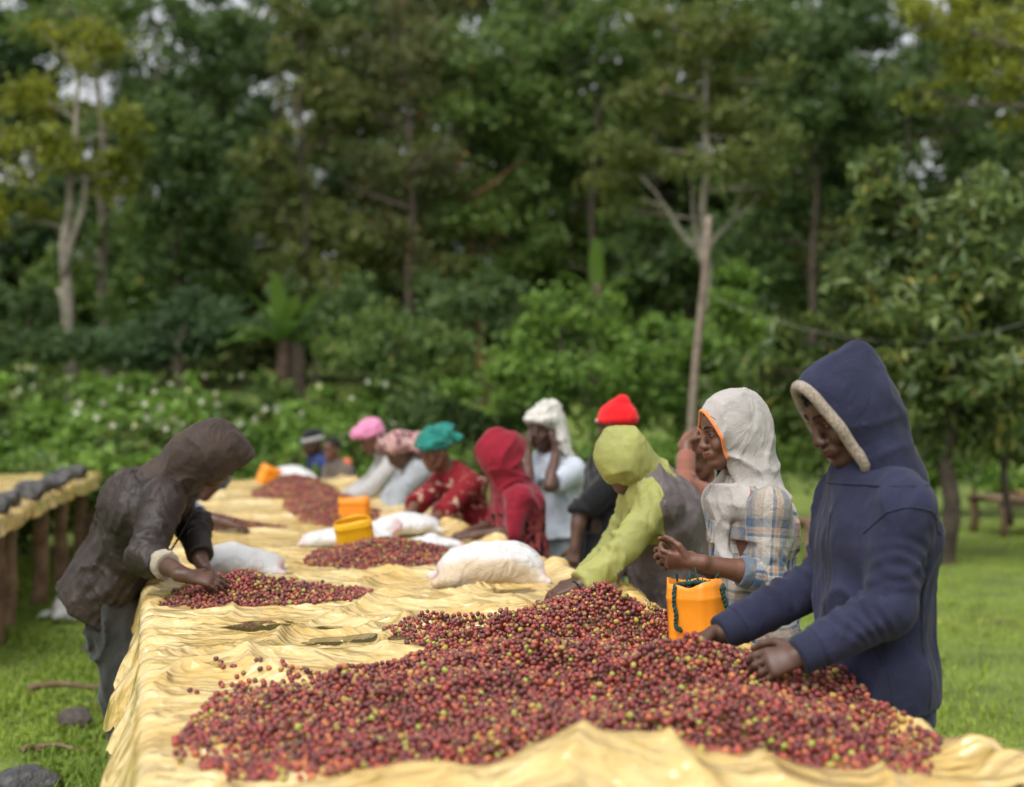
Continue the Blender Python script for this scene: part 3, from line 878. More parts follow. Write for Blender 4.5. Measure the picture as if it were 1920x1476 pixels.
class Fig:
    """a person: joints laid out in the place, body and clothes grown round them"""
    def __init__(s, label, pelvis, neck, head, f, pitch=.2, hf=None, H=1.7, le=None, lw=None, re=None, rw=None, lh=None, rh=None,
                 lpn=None, rpn=None, feet=None, vox=.009, fine=None, skin=0, curl=.55, name='person', roll=0.0, back=.03):
        s.s = H / 1.7; s.vox = vox; s.hfv = fine; s.curl = curl
        Zv = np.array([0, 0, 1.])
        s.f = nrm([f[0], f[1], 0]); s.l = np.cross(Zv, s.f)
        s.pel = np.array(pelvis, float); s.neck = np.array(neck, float); s.hc = np.array(head, float)
        s.up = nrm(s.neck - s.pel)
        bk = nrm(np.cross(s.l, s.up)); bk = bk if bk @ s.f < 0 else -bk
        s.fw = -bk
        L = np.linalg.norm(s.neck - s.pel)
        s.waist = s.pel + s.up * L * .36 + bk * back * .3; s.chest = s.pel + s.up * L * .70 + bk * back
        hfv = s.f if hf is None else nrm([hf[0], hf[1], 0])
        s.hx = hfv * math.cos(pitch) - Zv * math.sin(pitch); s.hz = hfv * math.sin(pitch) + Zv * math.cos(pitch)
        s.hy = np.cross(s.hz, s.hx)
        if roll:
            c, d = math.cos(roll), math.sin(roll)
            s.hy, s.hz = s.hy * c + s.hz * d, s.hz * c - s.hy * d
        sc = s.s
        s.shL = s.neck - s.up * .075 * sc + s.l * .160 * sc; s.shR = s.neck - s.up * .075 * sc - s.l * .160 * sc
        s.hipL = s.pel + s.l * .085 * sc - s.up * .02; s.hipR = s.pel - s.l * .085 * sc - s.up * .02
        s.lw, s.rw = lw, rw
        s.le = le if le is not None else s.ik(s.shL, lw, 1); s.re = re if re is not None else s.ik(s.shR, rw, -1)
        s.lw = s.lw if s.lw is not None else s.le + np.array([0, 0, -.25 * sc]); s.rw = s.rw if s.rw is not None else s.re + np.array([0, 0, -.25 * sc])
        s.lh = nrm(lh if lh is not None else s.lw - s.le); s.rh = nrm(rh if rh is not None else s.rw - s.re)
        s.lpn = nrm(lpn if lpn is not None else (0, 0, -1)); s.rpn = nrm(rpn if rpn is not None else (0, 0, -1))
        if feet is None:
            m = s.pel - s.f * .0
            feet = []
            for sg in (1, -1):
                p = m + s.l * sg * .10 * sc; feet.append((p[0], p[1], float(ground_z(p[0], p[1]))))
        s.feet = [np.array(q, float) for q in feet]
        base = (s.feet[0] + s.feet[1]) / 2
        s.off = base
        s.root = empty(name, tuple(base))
        tag(s.root, label, 'person')
        s.skin = M_SK[skin]
    def ik(s, sh, wr, sg):
        if wr is None: return sh + np.array([0, 0, -.28 * s.s]) + s.l * sg * .04
        a, b = .285 * s.s, .255 * s.s
        v = np.array(wr) - sh; d = np.linalg.norm(v); dd = min(d, a + b - .004); u = v / d
        x = (a * a - b * b + dd * dd) / (2 * dd); h = math.sqrt(max(a * a - x * x, 0))
        hint = np.array([0, 0, -1.]) * .8 - s.f * .35 + s.l * sg * .45
        hint = nrm(hint - u * (hint @ u))
        return sh + u * x + hint * h
    def hp(s, x, y, z): return s.hc + s.s * (x * s.hx + y * s.hy + z * s.hz)
    def HM(s): return np.stack([s.hx, s.hy, s.hz])
    def bounds(s, pts, pad):
        P = np.array(pts); return P.min(0) - pad, P.max(0) + pad
    def torso(s, F, g, k=.05, top=True):
        sc = s.s
        F.tube(s.pel, s.waist, (.160 * sc + g, .118 * sc + g), (.140 * sc + g, .105 * sc + g), s.l, k)
        F.tube(s.waist, s.chest, (.140 * sc + g, .105 * sc + g), (.168 * sc + g, .118 * sc + g), s.l, k)
        F.tube(s.chest, s.neck - s.up * .03, (.165 * sc + g, .115 * sc + g), (.095 * sc + g, .075 * sc + g), s.l, k)
        for sh in (s.shL, s.shR): F.cone(s.neck - s.up * .025, sh, .058 * sc + g * .7, .062 * sc + g * .6, k)
    def hand(s, F, w, d, n_, thumb_sign, curl):
        sc = s.s
        n_ = nrm(n_ - d * (n_ @ d)); t = np.cross(d, n_) * thumb_sign
        F.cone(w - d * .03 * sc, w + d * .02 * sc, .026 * sc, .025 * sc, .012)
        F.tube(w + d * .02 * sc, w + d * .082 * sc, (.032 * sc, .018 * sc), (.040 * sc, .0155 * sc), t, .012)
        for i, (o, ln, r) in enumerate(zip((.031, .0105, -.0105, -.030), (.075, .083, .077, .060), (.0095, .0098, .0094, .0083))):
            p = w + d * (.084 - .004 * abs(i - 1)) * sc + t * o * sc
            cc = curl * (1 + .12 * (i - 1))
            fan = t * (.10 * (1.4 - i)) * .5
            for j, (fr, th) in enumerate(((.46, .55), (.30, 1.35), (.24, 2.0))):
                di = nrm(d * math.cos(cc * th) + n_ * math.sin(cc * th) + fan * (1 - curl * .4))
                q = p + di * ln * fr * sc
                F.cone(p, q, r * (1 - .09 * j) * sc, r * (.93 - .1 * j) * sc, .004)
                p = q
        p = w + d * .028 * sc + t * .026 * sc
        for di, ln, r0, r1 in ((d * .6 + t * .75 + n_ * .35, .042, .0145, .0115), (d * .85 + t * .35 + n_ * .5, .033, .0112, .010), (d * .9 + t * .05 + n_ * .6, .027, .010, .0085)):
            q = p + nrm(di) * ln * sc; F.cone(p, q, r0 * sc, r1 * sc, .006); p = q
    def body(s, face=True):
        sc = s.s
        hands = [s.lw + s.lh * .08, s.rw + s.rh * .08]
        lo, hi = s.bounds([s.pel, s.neck, s.hc, s.shL, s.shR, s.le, s.re, *hands, *s.feet], .2)
        lo[2] = min(q[2] for q in s.feet) - .02
        fine = []
        if s.hfv:
            fine = [(s.hc - .135 * sc, s.hc + .135 * sc)] + [(h_ - .085, h_ + .085) for h_ in hands]
        F = Field(lo, hi, max(s.vox * (1.9 if s.hfv else 1), .014), fine, s.hfv)
        s.torso(F, 0)
        for hip, ft in ((s.hipL, s.feet[0]), (s.hipR, s.feet[1])):
            kn = (hip + ft) / 2 + s.f * .02
            F.cone(hip, kn, .082 * sc, .055 * sc, .03); an = ft + np.array([0, 0, .075])
            F.cone(kn, an, .053 * sc, .036 * sc, .02); F.cone(an - np.array([0, 0, .03]), ft + s.f * .16 * sc + np.array([0, 0, .03]), .04 * sc, .03 * sc, .02)
        for sh, e, w_, h_, pn, sg in ((s.shL, s.le, s.lw, s.lh, s.lpn, -1), (s.shR, s.re, s.rw, s.rh, s.rpn, 1)):
            F.cone(sh, e, .050 * sc, .039 * sc, .03); F.cone(e, e + (w_ - e) * .35, .039 * sc, .040 * sc, .015); F.cone(e + (w_ - e) * .35, w_, .040 * sc, .0265 * sc, .015)
        # head
        M = s.HM()
        F.cone(s.neck - s.up * .02, s.hp(-.02, 0, -.05), .062 * sc, .055 * sc, .03)
        F.ell(s.hp(-.012, 0, .032), np.array((.098, .076, .086)) * sc, M, .02)
        F.tube(s.hp(.030, 0, .0), s.hp(.052, 0, -.088), (.062 * sc, .058 * sc), (.036 * sc, .036 * sc), s.hy, .02)
        if face:
            F.ell(s.hp(.062, 0, .048), np.array((.030, .055, .040)) * sc, M, .02)
            for y in (-1, 1):
                F.ell(s.hp(.058, .036 * y, -.030), np.array((.030, .024, .026)) * sc, M, .015)
                F.cone(s.hp(.089, .012 * y, .030), s.hp(.076, .046 * y, .030), .010 * sc, .009 * sc, .008)
                F.ell(s.hp(.100, .031 * y, .008), np.array((.018, .020, .014)) * sc, M, .010, 's')
                F.ell(s.hp(.0735, .032 * y, .009), np.array((.0145, .0165, .0135)) * sc, M, .003)
                F.cone(s.hp(.103, .013 * y, -.033), s.hp(.094, .015 * y, -.034), .0095 * sc, .008 * sc, .006)
                F.ell(s.hp(-.006, .077 * y, -.004), np.array((.020, .010, .032)) * sc, M, .005)
                F.cone(s.hp(-.01, .062 * y, -.035), s.hp(.04, .040 * y, -.085), .018 * sc, .015 * sc, .02)
            F.cone(s.hp(.088, 0, .026), s.hp(.108, 0, -.026), .0085 * sc, .0125 * sc, .010)
            F.ell(s.hp(.108, 0, -.030), np.array((.013, .014, .011)) * sc, M, .006)
            F.ell(s.hp(.082, 0, -.062), np.array((.022, .032, .024)) * sc, M, .010)
            F.chain([s.hp(.090, -.024, -.0575), s.hp(.103, -.008, -.0545), s.hp(.104, 0, -.056), s.hp(.103, .008, -.0545), s.hp(.090, .024, -.0575)], [.0045 * sc, .0072 * sc, .007 * sc, .0072 * sc, .0045 * sc], .004)
            F.chain([s.hp(.089, -.021, -.063), s.hp(.101, 0, -.0685), s.hp(.089, .021, -.063)], [.005 * sc, .0088 * sc, .005 * sc], .004)
            F.cone(s.hp(.098, -.022, -.0618), s.hp(.098, .022, -.0618), .0022 * sc, .0022 * sc, .003, 's')
            F.ell(s.hp(.074, 0, -.098), np.array((.024, .026, .018)) * sc, M, .012)
        for sh, e, w_, h_, pn, sg in ((s.shL, s.le, s.lw, s.lh, s.lpn, -1), (s.shR, s.re, s.rw, s.rh, s.rpn, 1)):
            s.hand(F, w_, h_, pn, sg, s.curl)
        lips = s.hp(.104, 0, -.062)
        def attr(V):
            d = np.linalg.norm((V - lips) @ np.stack([s.hx, s.hy, s.hz]).T * np.array([1, .55, 1.5]), axis=1)
            return {'tint': ('FLOAT', np.clip((.016 - d) / .005, 0, 1) * .8 if face else np.zeros(len(V)))}
        s.root_body = F.obj('body', s.skin, s.root, s.off, 1, attr)
        if face:
            for y in (-1, 1):
                # downcast eye: what shows under the lid
                c = s.hp(.0805, .032 * y, .0055)
                me = ellip_mesh('eye', (.0070 * sc, .0115 * sc, .0030 * sc), np.stack([s.hx, s.hy, s.hz])); o = link('eye', me, M_EYE, s.root, tuple(c - s.off))
                me = ellip_mesh('iris', (.0062 * sc, .0048 * sc, .0042 * sc), np.stack([s.hx, s.hy, s.hz])); link('iris', me, M_IRIS, o, tuple((s.hx * .0028 + s.hz * .0002 + s.hy * .001) * sc))
                mb = MB(); mb.tube([s.hp(.0765, .016 * y, .0085), s.hp(.0885, .026 * y, .0112), s.hp(.089, .035 * y, .0108), s.hp(.080, .047 * y, .0075)], [.0008, .0018, .0018, .0008], 5); mb.build('eyelashes', M_HAIR, s.root, True, s.off)
                mb = MB(); mb.tube([s.hp(.0985, .013 * y, .031), s.hp(.0975, .026 * y, .0385), s.hp(.091, .040 * y, .0385), s.hp(.080, .052 * y, .032)], [.0022, .0036, .0032, .0012], 6); mb.build('eyebrow', M_HAIR, s.root, True, s.off)
        return s
    # ---- garments
    def top(s, name, mat, g=.022, sleeve=1.0, hem=.14, flare=.0, k=.05, wr=.010, wf=8, seed=0, sr=(.068, .062, .052), fold=.014, cuffcut=True, plaid=False, vox=None, collar=True, cutn=None, attr2=None, crumple=0):
        sc = s.s; v = vox or s.vox
        hemP = s.pel - s.up * hem
        ends = []
        for sh, e, w_ in ((s.shL, s.le, s.lw), (s.shR, s.re, s.rw)):
            if sleeve >= .5: ends.append(e + (w_ - e) * ((sleeve - .5) * 2))
            else: ends.append(sh + (e - sh) * sleeve * 2)
        lo, hi = s.bounds([hemP, s.neck, s.shL, s.shR, s.le, s.re, *ends], .24)
        F = Field(lo, hi, v)
        s.torso(F, g, k)
        F.tube(s.pel, hemP - s.up * .05, (.165 * sc + g, .122 * sc + g), (.172 * sc + g + flare, .128 * sc + g + flare), s.l, k)
        if wr: F.wrinkle(wr, wf * 1.25, seed, (1.25, 1.25, .30), True, np.stack([s.l, s.fw, s.up]), .3)
        F.cut(hemP, -s.up if cutn is None else cutn, .004)
        if collar: F.cone(s.neck - s.up * .03, s.neck + s.up * .025, .075 * sc, .072 * sc, .02)
        for (sh, e, w_, en), sd in zip(((s.shL, s.le, s.lw, ends[0]), (s.shR, s.re, s.rw, ends[1])), (1.3, 4.7)):
            r0, r1, r2 = [x * sc for x in sr]
            if sleeve > .5:
                F.cone(sh, e, r0, r1, .035, fold=(fold, .045, .85, .75, sd + seed)); F.cone(e, en + (en - e) * .12, r1, r2, .02, fold=(fold, .038, .1, 1.0, sd + 2 + seed))
                d = nrm(w_ - e)
            else:
                F.cone(sh, en + (en - sh) * .1, r0, r0 * .95, .035, fold=(fold * .5, .05, .8, .7, sd)); d = nrm(e - sh)
            F.cut(en, d, .004, (en - .09, en + .09))
        if crumple: F.wrinkle(crumple, 13, seed + 5, (1, 1, .8), True)
        attr = attr2
        if plaid:
            segs = [(s.pel - s.up * .3, s.neck, .125, s.fw, 1.5), (s.shL, s.le, .062, s.f, 1), (s.le, s.lw, .058, s.up, 1), (s.shR, s.re, .062, s.f, 1), (s.re, s.rw, .058, s.up, 1)]
            def attr(V):
                best = np.full(len(V), 9.); G = np.zeros((len(V), 3)); acc = 0
                for a, b, R, ref, wgt in segs:
                    ba = b - a; L = np.linalg.norm(ba); ax = ba / L
                    t = np.clip((V - a) @ ax, 0, L); q = V - a - t[:, None] * ax
                    d = np.linalg.norm(q, axis=1) / (R * (1.0 if wgt == 1 else 1.0))
                    r1 = nrm(ref - ax * (ref @ ax)); r2 = np.cross(ax, r1)
                    an = np.arctan2(q @ r2, q @ r1)
                    m = d < best; best[m] = d[m]
                    G[m, 0] = (t + acc)[m]; G[m, 1] = an[m] * R + .4; acc += .0
                return {'gar': ('FLOAT_VECTOR', G)}
        s.ends = ends; s.topF = F
        return F.obj(name, mat, s.root, s.off, 1, attr)
    def proj(s, c, di, lift=.0015):
        di = nrm(di); r = .02
        while r < .35 and s.topF.sample(c + di * r) < 0: r += .002
        return c + di * (r + lift)
    def cuff(s, name, mat, which, r, ln=.05, end=None, rough=0.0):
        e, w_ = (s.le, s.lw) if which == 'l' else (s.re, s.rw)
        en = end if end is not None else s.ends[0 if which == 'l' else 1]
        d = nrm(w_ - e)
        F = Field(en - .12, en + .12, .005)
        F.cone(en - d * .02, en + d * (ln + .02), r * s.s, r * .93 * s.s, 0, fold=(.0012, .012, .5, 3, 1)); F.wrinkle(rough, 24, 3, (1, 1, 1), True) if rough else None; F.cut(en + d * ln, d, .006); F.cut(en - d * .005, -d, .006)
        return F.obj(name, mat, s.root, s.off)
    def trousers(s, mat, g=.028, seed=0, wr=.007, name='trousers', vox=None):
        sc = s.s
        lo, hi = s.bounds([s.pel, s.hipL, s.hipR, *s.feet], .2); lo[2] = s.off[2] + .04
        F = Field(lo, hi, vox or max(s.vox, .0135))
        F.tube(s.pel + s.up * .06, s.pel - s.up * .03, (.150 * sc, .110 * sc), (.160 * sc, .117 * sc), s.l, .04)
        for hip, ft in ((s.hipL, s.feet[0]), (s.hipR, s.feet[1])):
            kn = (hip + ft) / 2 + s.f * .02
            F.cone(hip, kn, .078 * sc + g * .7, .066 * sc + g * .7, .04, fold=(.006, .09, .9, .6, seed)); F.cone(kn, ft + np.array([0, 0, .09]), .066 * sc + g * .7, .055 * sc + g * .7, .03, fold=(.010, .06, .8, .9, seed + 2))
        F.wrinkle(wr, 9, seed, (1, 1, .5), True)
        return F.obj(name, mat, s.root, s.off)
    def skirt(s, mat, ln=.6, r=.24, seed=0, name='skirt', vox=None):
        sc = s.s
        d = np.array([0, 0, -1.]); e = s.pel + d * ln
        lo, hi = s.bounds([s.pel, e], .34)
        F = Field(lo, hi, vox or max(s.vox, .015))
        F.tube(s.pel + s.up * .08, s.pel - s.up * .05, (.165 * sc, .125 * sc), (.19 * sc, .15 * sc), s.l, .04); F.tube(s.pel, e, (.18 * sc, .14 * sc), (r, r * .8), s.l, .05)
        F.wrinkle(.014, 7, seed, (1.2, 1.2, .15), True); F.cut(e, d, .004)
        return F.obj(name, mat, s.root, s.off)
    def shoes(s, mat):
        for ft in s.feet:
            F = Field(ft - .2, ft + .24, .016)
            F.cone(ft + np.array([0, 0, .05]), ft + s.f * .17 + np.array([0, 0, .035]), .05, .042, .03); F.cut(ft + np.array([0, 0, .002]), np.array([0, 0, -1.]), .004)
            F.obj('shoe', mat, s.root, s.off)
    def hood(s, name, mat, T=(.115, .115), B=(.02, -.12), out=(.128, .105, .142), oc=(-.015, .015), peak=None, hw=.078, hh=None, wr=.004, seed=0, drape=(.105, .105, .13, .11), vox=None, trim=None, trim_mat=None, trim_r=.012, extra=None, deep=.12, neckdrop=.0, thick=.016, chin=.07, trim_range=(0, 6.2832), trim_fwd=.0):
        sc = s.s; M = s.HM()
        lo, hi = s.bounds([s.hc, s.neck], .26)
        F = Field(lo, hi, vox or min(s.vox, .007))
        F.ell(s.hp(oc[0], 0, oc[1]), np.array(out) * sc, M, .02)
        if peak is not None:
            for (a, b, ra, rb) in peak: F.cone(s.hp(*a), s.hp(*b), ra * sc, rb * sc, .05)
        F.tube(s.hp(-.02, 0, -.02), s.neck - s.fw * .03 - s.up * (.02 + neckdrop), (drape[0] * sc, drape[1] * sc), (drape[2] * sc, drape[3] * sc), s.l, .05)
        if extra: extra(F)
        if wr: F.wrinkle(wr, 10, seed, (.55, 1.3, .8), True, s.HM(), .25)
        T3 = s.hp(T[0], 0, T[1]); B3 = s.hp(B[0], 0, B[1])
        dn = nrm(B3 - T3); no = nrm(np.cross(s.hy, dn)); no = no if no @ s.hx > 0 else -no
        C = (T3 + B3) / 2; hh = np.linalg.norm(B3 - T3) / 2
        outer = F.F.copy()
        box = (np.array([s.hc[0] - .3, s.hc[1] - .3, B3[2] - chin]), s.hc + .3)
        F.cut(C, no, .008, box)
        sl, X, Y, Z = F.sub(*box)
        pd = (X - C[0]) * no[0] + (Y - C[1]) * no[1] + (Z - C[2]) * no[2]
        cav = np.maximum(outer[sl] + thick, -(pd + deep * sc)).astype(np.float32)
        F.F[sl] = -smin(-F.F[sl], cav, .004)
        o = F.obj(name, mat, s.root, s.off)
        if trim:
            mb = MB(); pts = []
            N = 56
            for i in range(N):
                a = trim_range[0] + (trim_range[1] - trim_range[0]) * i / (N - 1 if trim_range != (0, 6.2832) else N)
                di = dn * math.cos(a) + s.hy * math.sin(a); r = .02
                while r < hh * 1.12 and F.sample(C - no * .008 + di * r, outer) < -thick * .45: r += .002
                pts.append(C + di * r + no * trim_fwd)
            P = np.array(pts)
            if trim_range == (0, 6.2832): P = (np.roll(P, 1, 0) + P * 2 + np.roll(P, -1, 0)) / 4
            else: P[1:-1] = (P[:-2] + P[1:-1] * 2 + P[2:]) / 4
            mb.tube(list(P), trim_r, 10, True, trim_range == (0, 6.2832))
            mb.build(trim, trim_mat, o, True, s.off)
        return o
    def headpiece(s, name, mat, parts, wr=.006, wf=16, seed=0, vox=None, aniso=(1, 1, 1), cut=None, carve=False):
        """parts: list of ('e',center,radii) / ('c',a,b,ra,rb) / ('t',a,b,A,B,side) / ('ring',center,R1,R2,r,tilt) in head coordinates"""
        sc = s.s; M = s.HM()
        F = Field(s.hc - .32, s.hc + .30, vox or min(s.vox, .008))
        for p in parts:
            if p[0] == 'e': F.ell(s.hp(*p[1]), np.array(p[2]) * sc, M, .015)
            elif p[0] == 'c': F.cone(s.hp(*p[1]), s.hp(*p[2]), p[3] * sc, p[4] * sc, .012)
            elif p[0] == 't': F.tube(s.hp(*p[1]), s.hp(*p[2]), np.array(p[3]) * sc, np.array(p[4]) * sc, p[5] @ np.stack([s.hx, s.hy, s.hz]), .015)
            elif p[0] == 'ring':
                _, c, R1, R2, r, tilt = p; pts = []
                for i in range(15):
                    a = 2 * math.pi * i / 14
                    pts.append(s.hp(c[0] + R1 * math.cos(a), c[1] + R2 * math.sin(a), c[2] + math.sin(tilt) * R1 * math.cos(a + p[5] * 3)))
                F.chain(pts, [r * sc] * 15, .008)
        if wr: F.wrinkle(wr, wf, seed, aniso, True)
        if cut is not None: F.cut(s.hp(*cut[0]), nrm(cut[1][0] * s.hx + cut[1][1] * s.hy + cut[1][2] * s.hz), .006)
        if carve: F.ell(s.hp(.075, 0, -.05), np.array((.10, .068, .085)) * sc, M, .01, 's')
        return F.obj(name, mat, s.root, s.off)

def ellip_mesh(name, r, M, n=10):
    V = []; F = []
    for i in range(n + 1):
        for j in range(n * 2):
            a = math.pi * i / n; b = math.pi * j / n
            p = np.array([math.sin(a) * math.cos(b) * r[0], math.sin(a) * math.sin(b) * r[1], math.cos(a) * r[2]])
            V.append(p @ M)
    for i in range(n):
        for j in range(n * 2):
            F.append((i * n * 2 + j, (i + 1) * n * 2 + j, (i + 1) * n * 2 + (j + 1) % (n * 2), i * n * 2 + (j + 1) % (n * 2)))
    return mesh_np(name, np.array(V), np.array(F))

# ---------------- cloth
NAVY = m_cloth('navy_sweatshirt_cotton', (.024, .026, .052), .25, (.040, .040, .062), .95, .6, 11, 1, .08, .1, (.6, .85), (.11, .11, .12))
NAVYRIB = m_cloth('navy_rib_knit', (.020, .022, .043), .2, None, .95, .3, 11, 1.5, .08)
FLEECE = m_simple('cream_fleece', (.30, .23, .16), (.55, .45, .34), 120, 1.0, 1.0, 170, .02, sheen=.4)
DENIM = m_cloth('dark_trouser_cotton', (.05, .05, .05), .3, (.10, .085, .06))
WHITESCARF = m_cloth('greyish_white_scarf', (.36, .335, .315), .14, (.22, .195, .175), .95, .8, 12, 1, .1, .1, (.5, .8))
ORANGEHEM = m_cloth('orange_hem', (.65, .20, .06), .15)
PLAID = m_plaid()
CUFFB = m_cloth('plaid_cuff_inside', (.17, .175, .18), .3, (.10, .13, .17), .95, .6, 20, 1, .1, .1, (.48, .55))
OLIVE = m_cloth('olive_rain_jacket', (.27, .275, .08), .2, (.16, .155, .06), .6, .6, 10, .3, 0, .35, (.55, .8))
TAUPE = m_cloth('taupe_jacket_back', (.105, .085, .085), .2, (.06, .05, .05), .65, .6, 8, .3, 0, .3)
def two_tone():
    m = m_cloth('olive_and_taupe_jacket', (.27, .275, .08), .2, (.16, .155, .06), .6, .6, 10, .3, 0, .35, (.55, .8)); n = m.node_tree; b = n.nodes['Principled BSDF']
    src = b.inputs['Base Color'].links[0].from_socket
    a = nd(n, 'ShaderNodeAttribute', attribute_name='panel')
    tc = n.nodes.new('ShaderNodeTexCoord').outputs['Object']; t = noise_node(n, 7, 5, .6, tc)
    tp = ramp(n, t.outputs[0], [(.3, (.078, .064, .064)), (.7, (.13, .105, .105))]).outputs[0]
    f = ramp(n, a.outputs['Fac'], [(.47, (0, 0, 0)), (.53, (1, 1, 1))]).outputs[0]
    n.links.new(mixc(n, f, tp, src), b.inputs['Base Color']); return m
TWOTONE = two_tone()
BROWN = m_cloth('dirty_brown_jacket', (.030, .020, .016), .35, (.014, .011, .011), .54, .8, 11, .3, 0, .32, (.45, .7))
BROWNHOOD = m_cloth('dusty_brown_hood', (.052, .037, .030), .25, (.030, .022, .019), .7, .8, 12, .6, .05, .2)
GREYTR = m_cloth('worn_grey_trousers', (.036, .036, .033), .3, (.07, .062, .05), .9, .6, 8)
CREAMCUFF = m_cloth('frayed_cream_lining', (.36, .31, .24), .25, (.16, .12, .08))
BLACKSH = m_cloth('black_shirt', (.010, .010, .012), .3, (.02, .02, .02))
REDKNIT = m_cloth('red_knit', (.62, .010, .014), .15, None, .9, .3, 20, 2)
TEE = m_cloth('pale_tshirt', (.43, .465, .53), .1, (.36, .37, .39))
TOWEL = m_cloth('off_white_towel', (.46, .44, .40), .12, (.30, .26, .20), .98, .6, 14, 2, .2, .1, (.55, .75))
GREYTROUS = m_cloth('blue_grey_trousers', (.17, .20, .215), .15)
MAROON = m_cloth('maroon_knit', (.20, .010, .022), .22, None, .9, .5, 12)
LEOPARD = voronoi_pattern('dark_blotch_dress', (.30, .06, .06), (.015, .008, .010), 34, .50, aniso=(1, 1, .6))
FLORAL = voronoi_pattern('red_floral_dress', (.17, .013, .018), (.46, .32, .23), 24, .60, softness=.02)
TEAL = m_cloth('teal_headwrap', (.012, .155, .125), .4, None, .7, .7, 22)
PINKW = m_cloth('pink_headwrap', (.56, .20, .34), .15)
STRIPESC = voronoi_pattern('pink_striped_scarf', (.42, .24, .23), (.10, .03, .04), 30, .52, aniso=(1, 1, .4), col3=(.55, .50, .42))
GREYSW = m_cloth('light_grey_sweatshirt', (.27, .285, .30), .12, (.2, .2, .2))
PALESH = m_cloth('pale_shirt', (.36, .35, .34), .12, (.25, .23, .2))
BOYJ = m_cloth('faded_brown_grey_jacket', (.095, .075, .06), .25)
BLUEJ = m_cloth('blue_jacket', (.02, .035, .12), .25)
CORAL = m_cloth('coral_collar', (.60, .12, .06), .2)
TERRA = m_cloth('terracotta_sleeve', (.23, .095, .065), .2)
SLATE = m_cloth('slate_blue_cloth', (.07, .09, .13), .2)
DKSKIRT = m_cloth('dark_skirt', (.04, .035, .04), .3)
SHOE = m_simple('muddy_shoe', (.02, .018, .016), (.08, .055, .035), 20, .8, .5, 60)
METALZ = m_simple('zipper_metal', (.022, .022, .03), (.05, .05, .06), 200, .5, .5, 300, .002)
LOGOW = m_simple('white_embroidery', (.6, .5, .5), (.75, .66, .66), 60, .9, .5, 150)

# ---- man in the navy hoodie
A = Fig('man in navy zip hoodie with cream fleece rim, hood up, sorting the front heap', at(1636, 1262, 3.84), at(1634, 888, 3.82), at(1590, 772, 3.79), (-.969, -.247), .50, (-.969, -.22), 1.80,
        le=at(1668, 1142, 3.62), lw=at(1508, 1226, 3.58), re=at(1552, 1085, 4.02), rw=at(1352, 1188, 3.90), lh=(-.9, -.05, -.22), rh=(-.9, -.05, -.22), lpn=(.1, .75, -.6), rpn=(-.15, -.3, -.95), vox=.0075, fine=.005, skin=2, curl=.8, back=.012)
A.body()
A.top('hoodie', NAVY, .020, .93, .075, .004, .06, .008, 6, 1, (.064, .064, .052), .013, vox=.0065)
A.cuff('cuff', NAVYRIB, 'l', .050, .055); A.cuff('cuff', NAVYRIB, 'r', .050, .055)
fr_ = Field(A.pel - .34, A.pel + .3, .008)
fr_.tube(A.pel - A.up * .02, A.pel - A.up * .16, (.198, .155), (.194, .152), A.l, .02); fr_.cut(A.pel - A.up * .125, -A.up, .008); fr_.cut(A.pel - A.up * .068, A.up, .008); fr_.wrinkle(.002, 9, 3)
fr_.obj('hem_band', NAVYRIB, A.root, A.off)
A.hood('hood', NAVY, T=(.088, .140), B=(.052, -.130), out=(.112, .102, .130), oc=(-.012, .012), peak=[((.04, 0, .088), (-.092, 0, .108), .052, .030), ((-.09, 0, .10), (-.07, 0, -.05), .034, .05)], hw=.080, wr=.004, seed=2, drape=(.098, .092, .135, .108), trim='fleece_trim', trim_mat=FLEECE, trim_r=.0165, chin=.03)
# zip, pocket and seams lie on the hoodie
def on_front(fig, side, h, g):
    """a point on the clothed chest: side in metres to the figure's left, h along the torso from pelvis"""
    c = fig.pel + fig.up * h; sc = fig.s
    L = np.linalg.norm(fig.neck - fig.pel); t = np.clip(h / L, -.4, 1)
    if t < .36: k = max(t, 0) / .36; wd, dp = .160 + (.140 - .160) * k, .118 + (.105 - .118) * k
    elif t < .7: k = (t - .36) / .34; wd, dp = .140 + .028 * k, .105 + .013 * k
    else: k = (t - .7) / .3; wd, dp = .168 - .073 * k, .118 - .043 * k
    bk = .03 * np.interp(t, [0, .36, .7, 1], [0, .3, 1, .2])
    wd = wd * sc + g; dp = dp * sc + g
    return c - fig.fw * bk + fig.l * side + fig.fw * dp * math.sqrt(max(0, 1 - (side / wd) ** 2))
def chest_pt(fig, ang, h, lift=.0015):
    """on the garment: ang measured from straight ahead towards the figure's left, h up the torso"""
    return fig.proj(fig.pel + fig.up * h - fig.fw * .02, fig.fw * math.cos(ang) + fig.l * math.sin(ang), lift)
mb = MB(); mb.tube([chest_pt(A, .10, h, .001) for h in np.linspace(-.07, .46, 30)], .0045, 6); mb.build('zipper', METALZ, A.root, True, A.off)
for nm_, pth in (('pocket_seam', [(.45, .14), (.60, .145), (.85, .14), (1.05, .10), (1.18, .04), (1.22, -.02), (1.22, -.065)]), ('pocket_seam', [(.30, h) for h in np.linspace(-.065, .14, 8)]), ('side_seam', [(1.75, h) for h in np.linspace(-.06, .30, 12)])):
    mb = MB(); mb.tube([chest_pt(A, a_, h, .0) for a_, h in pth], .0028, 5); mb.build(nm_, NAVYRIB, A.root, True, A.off)
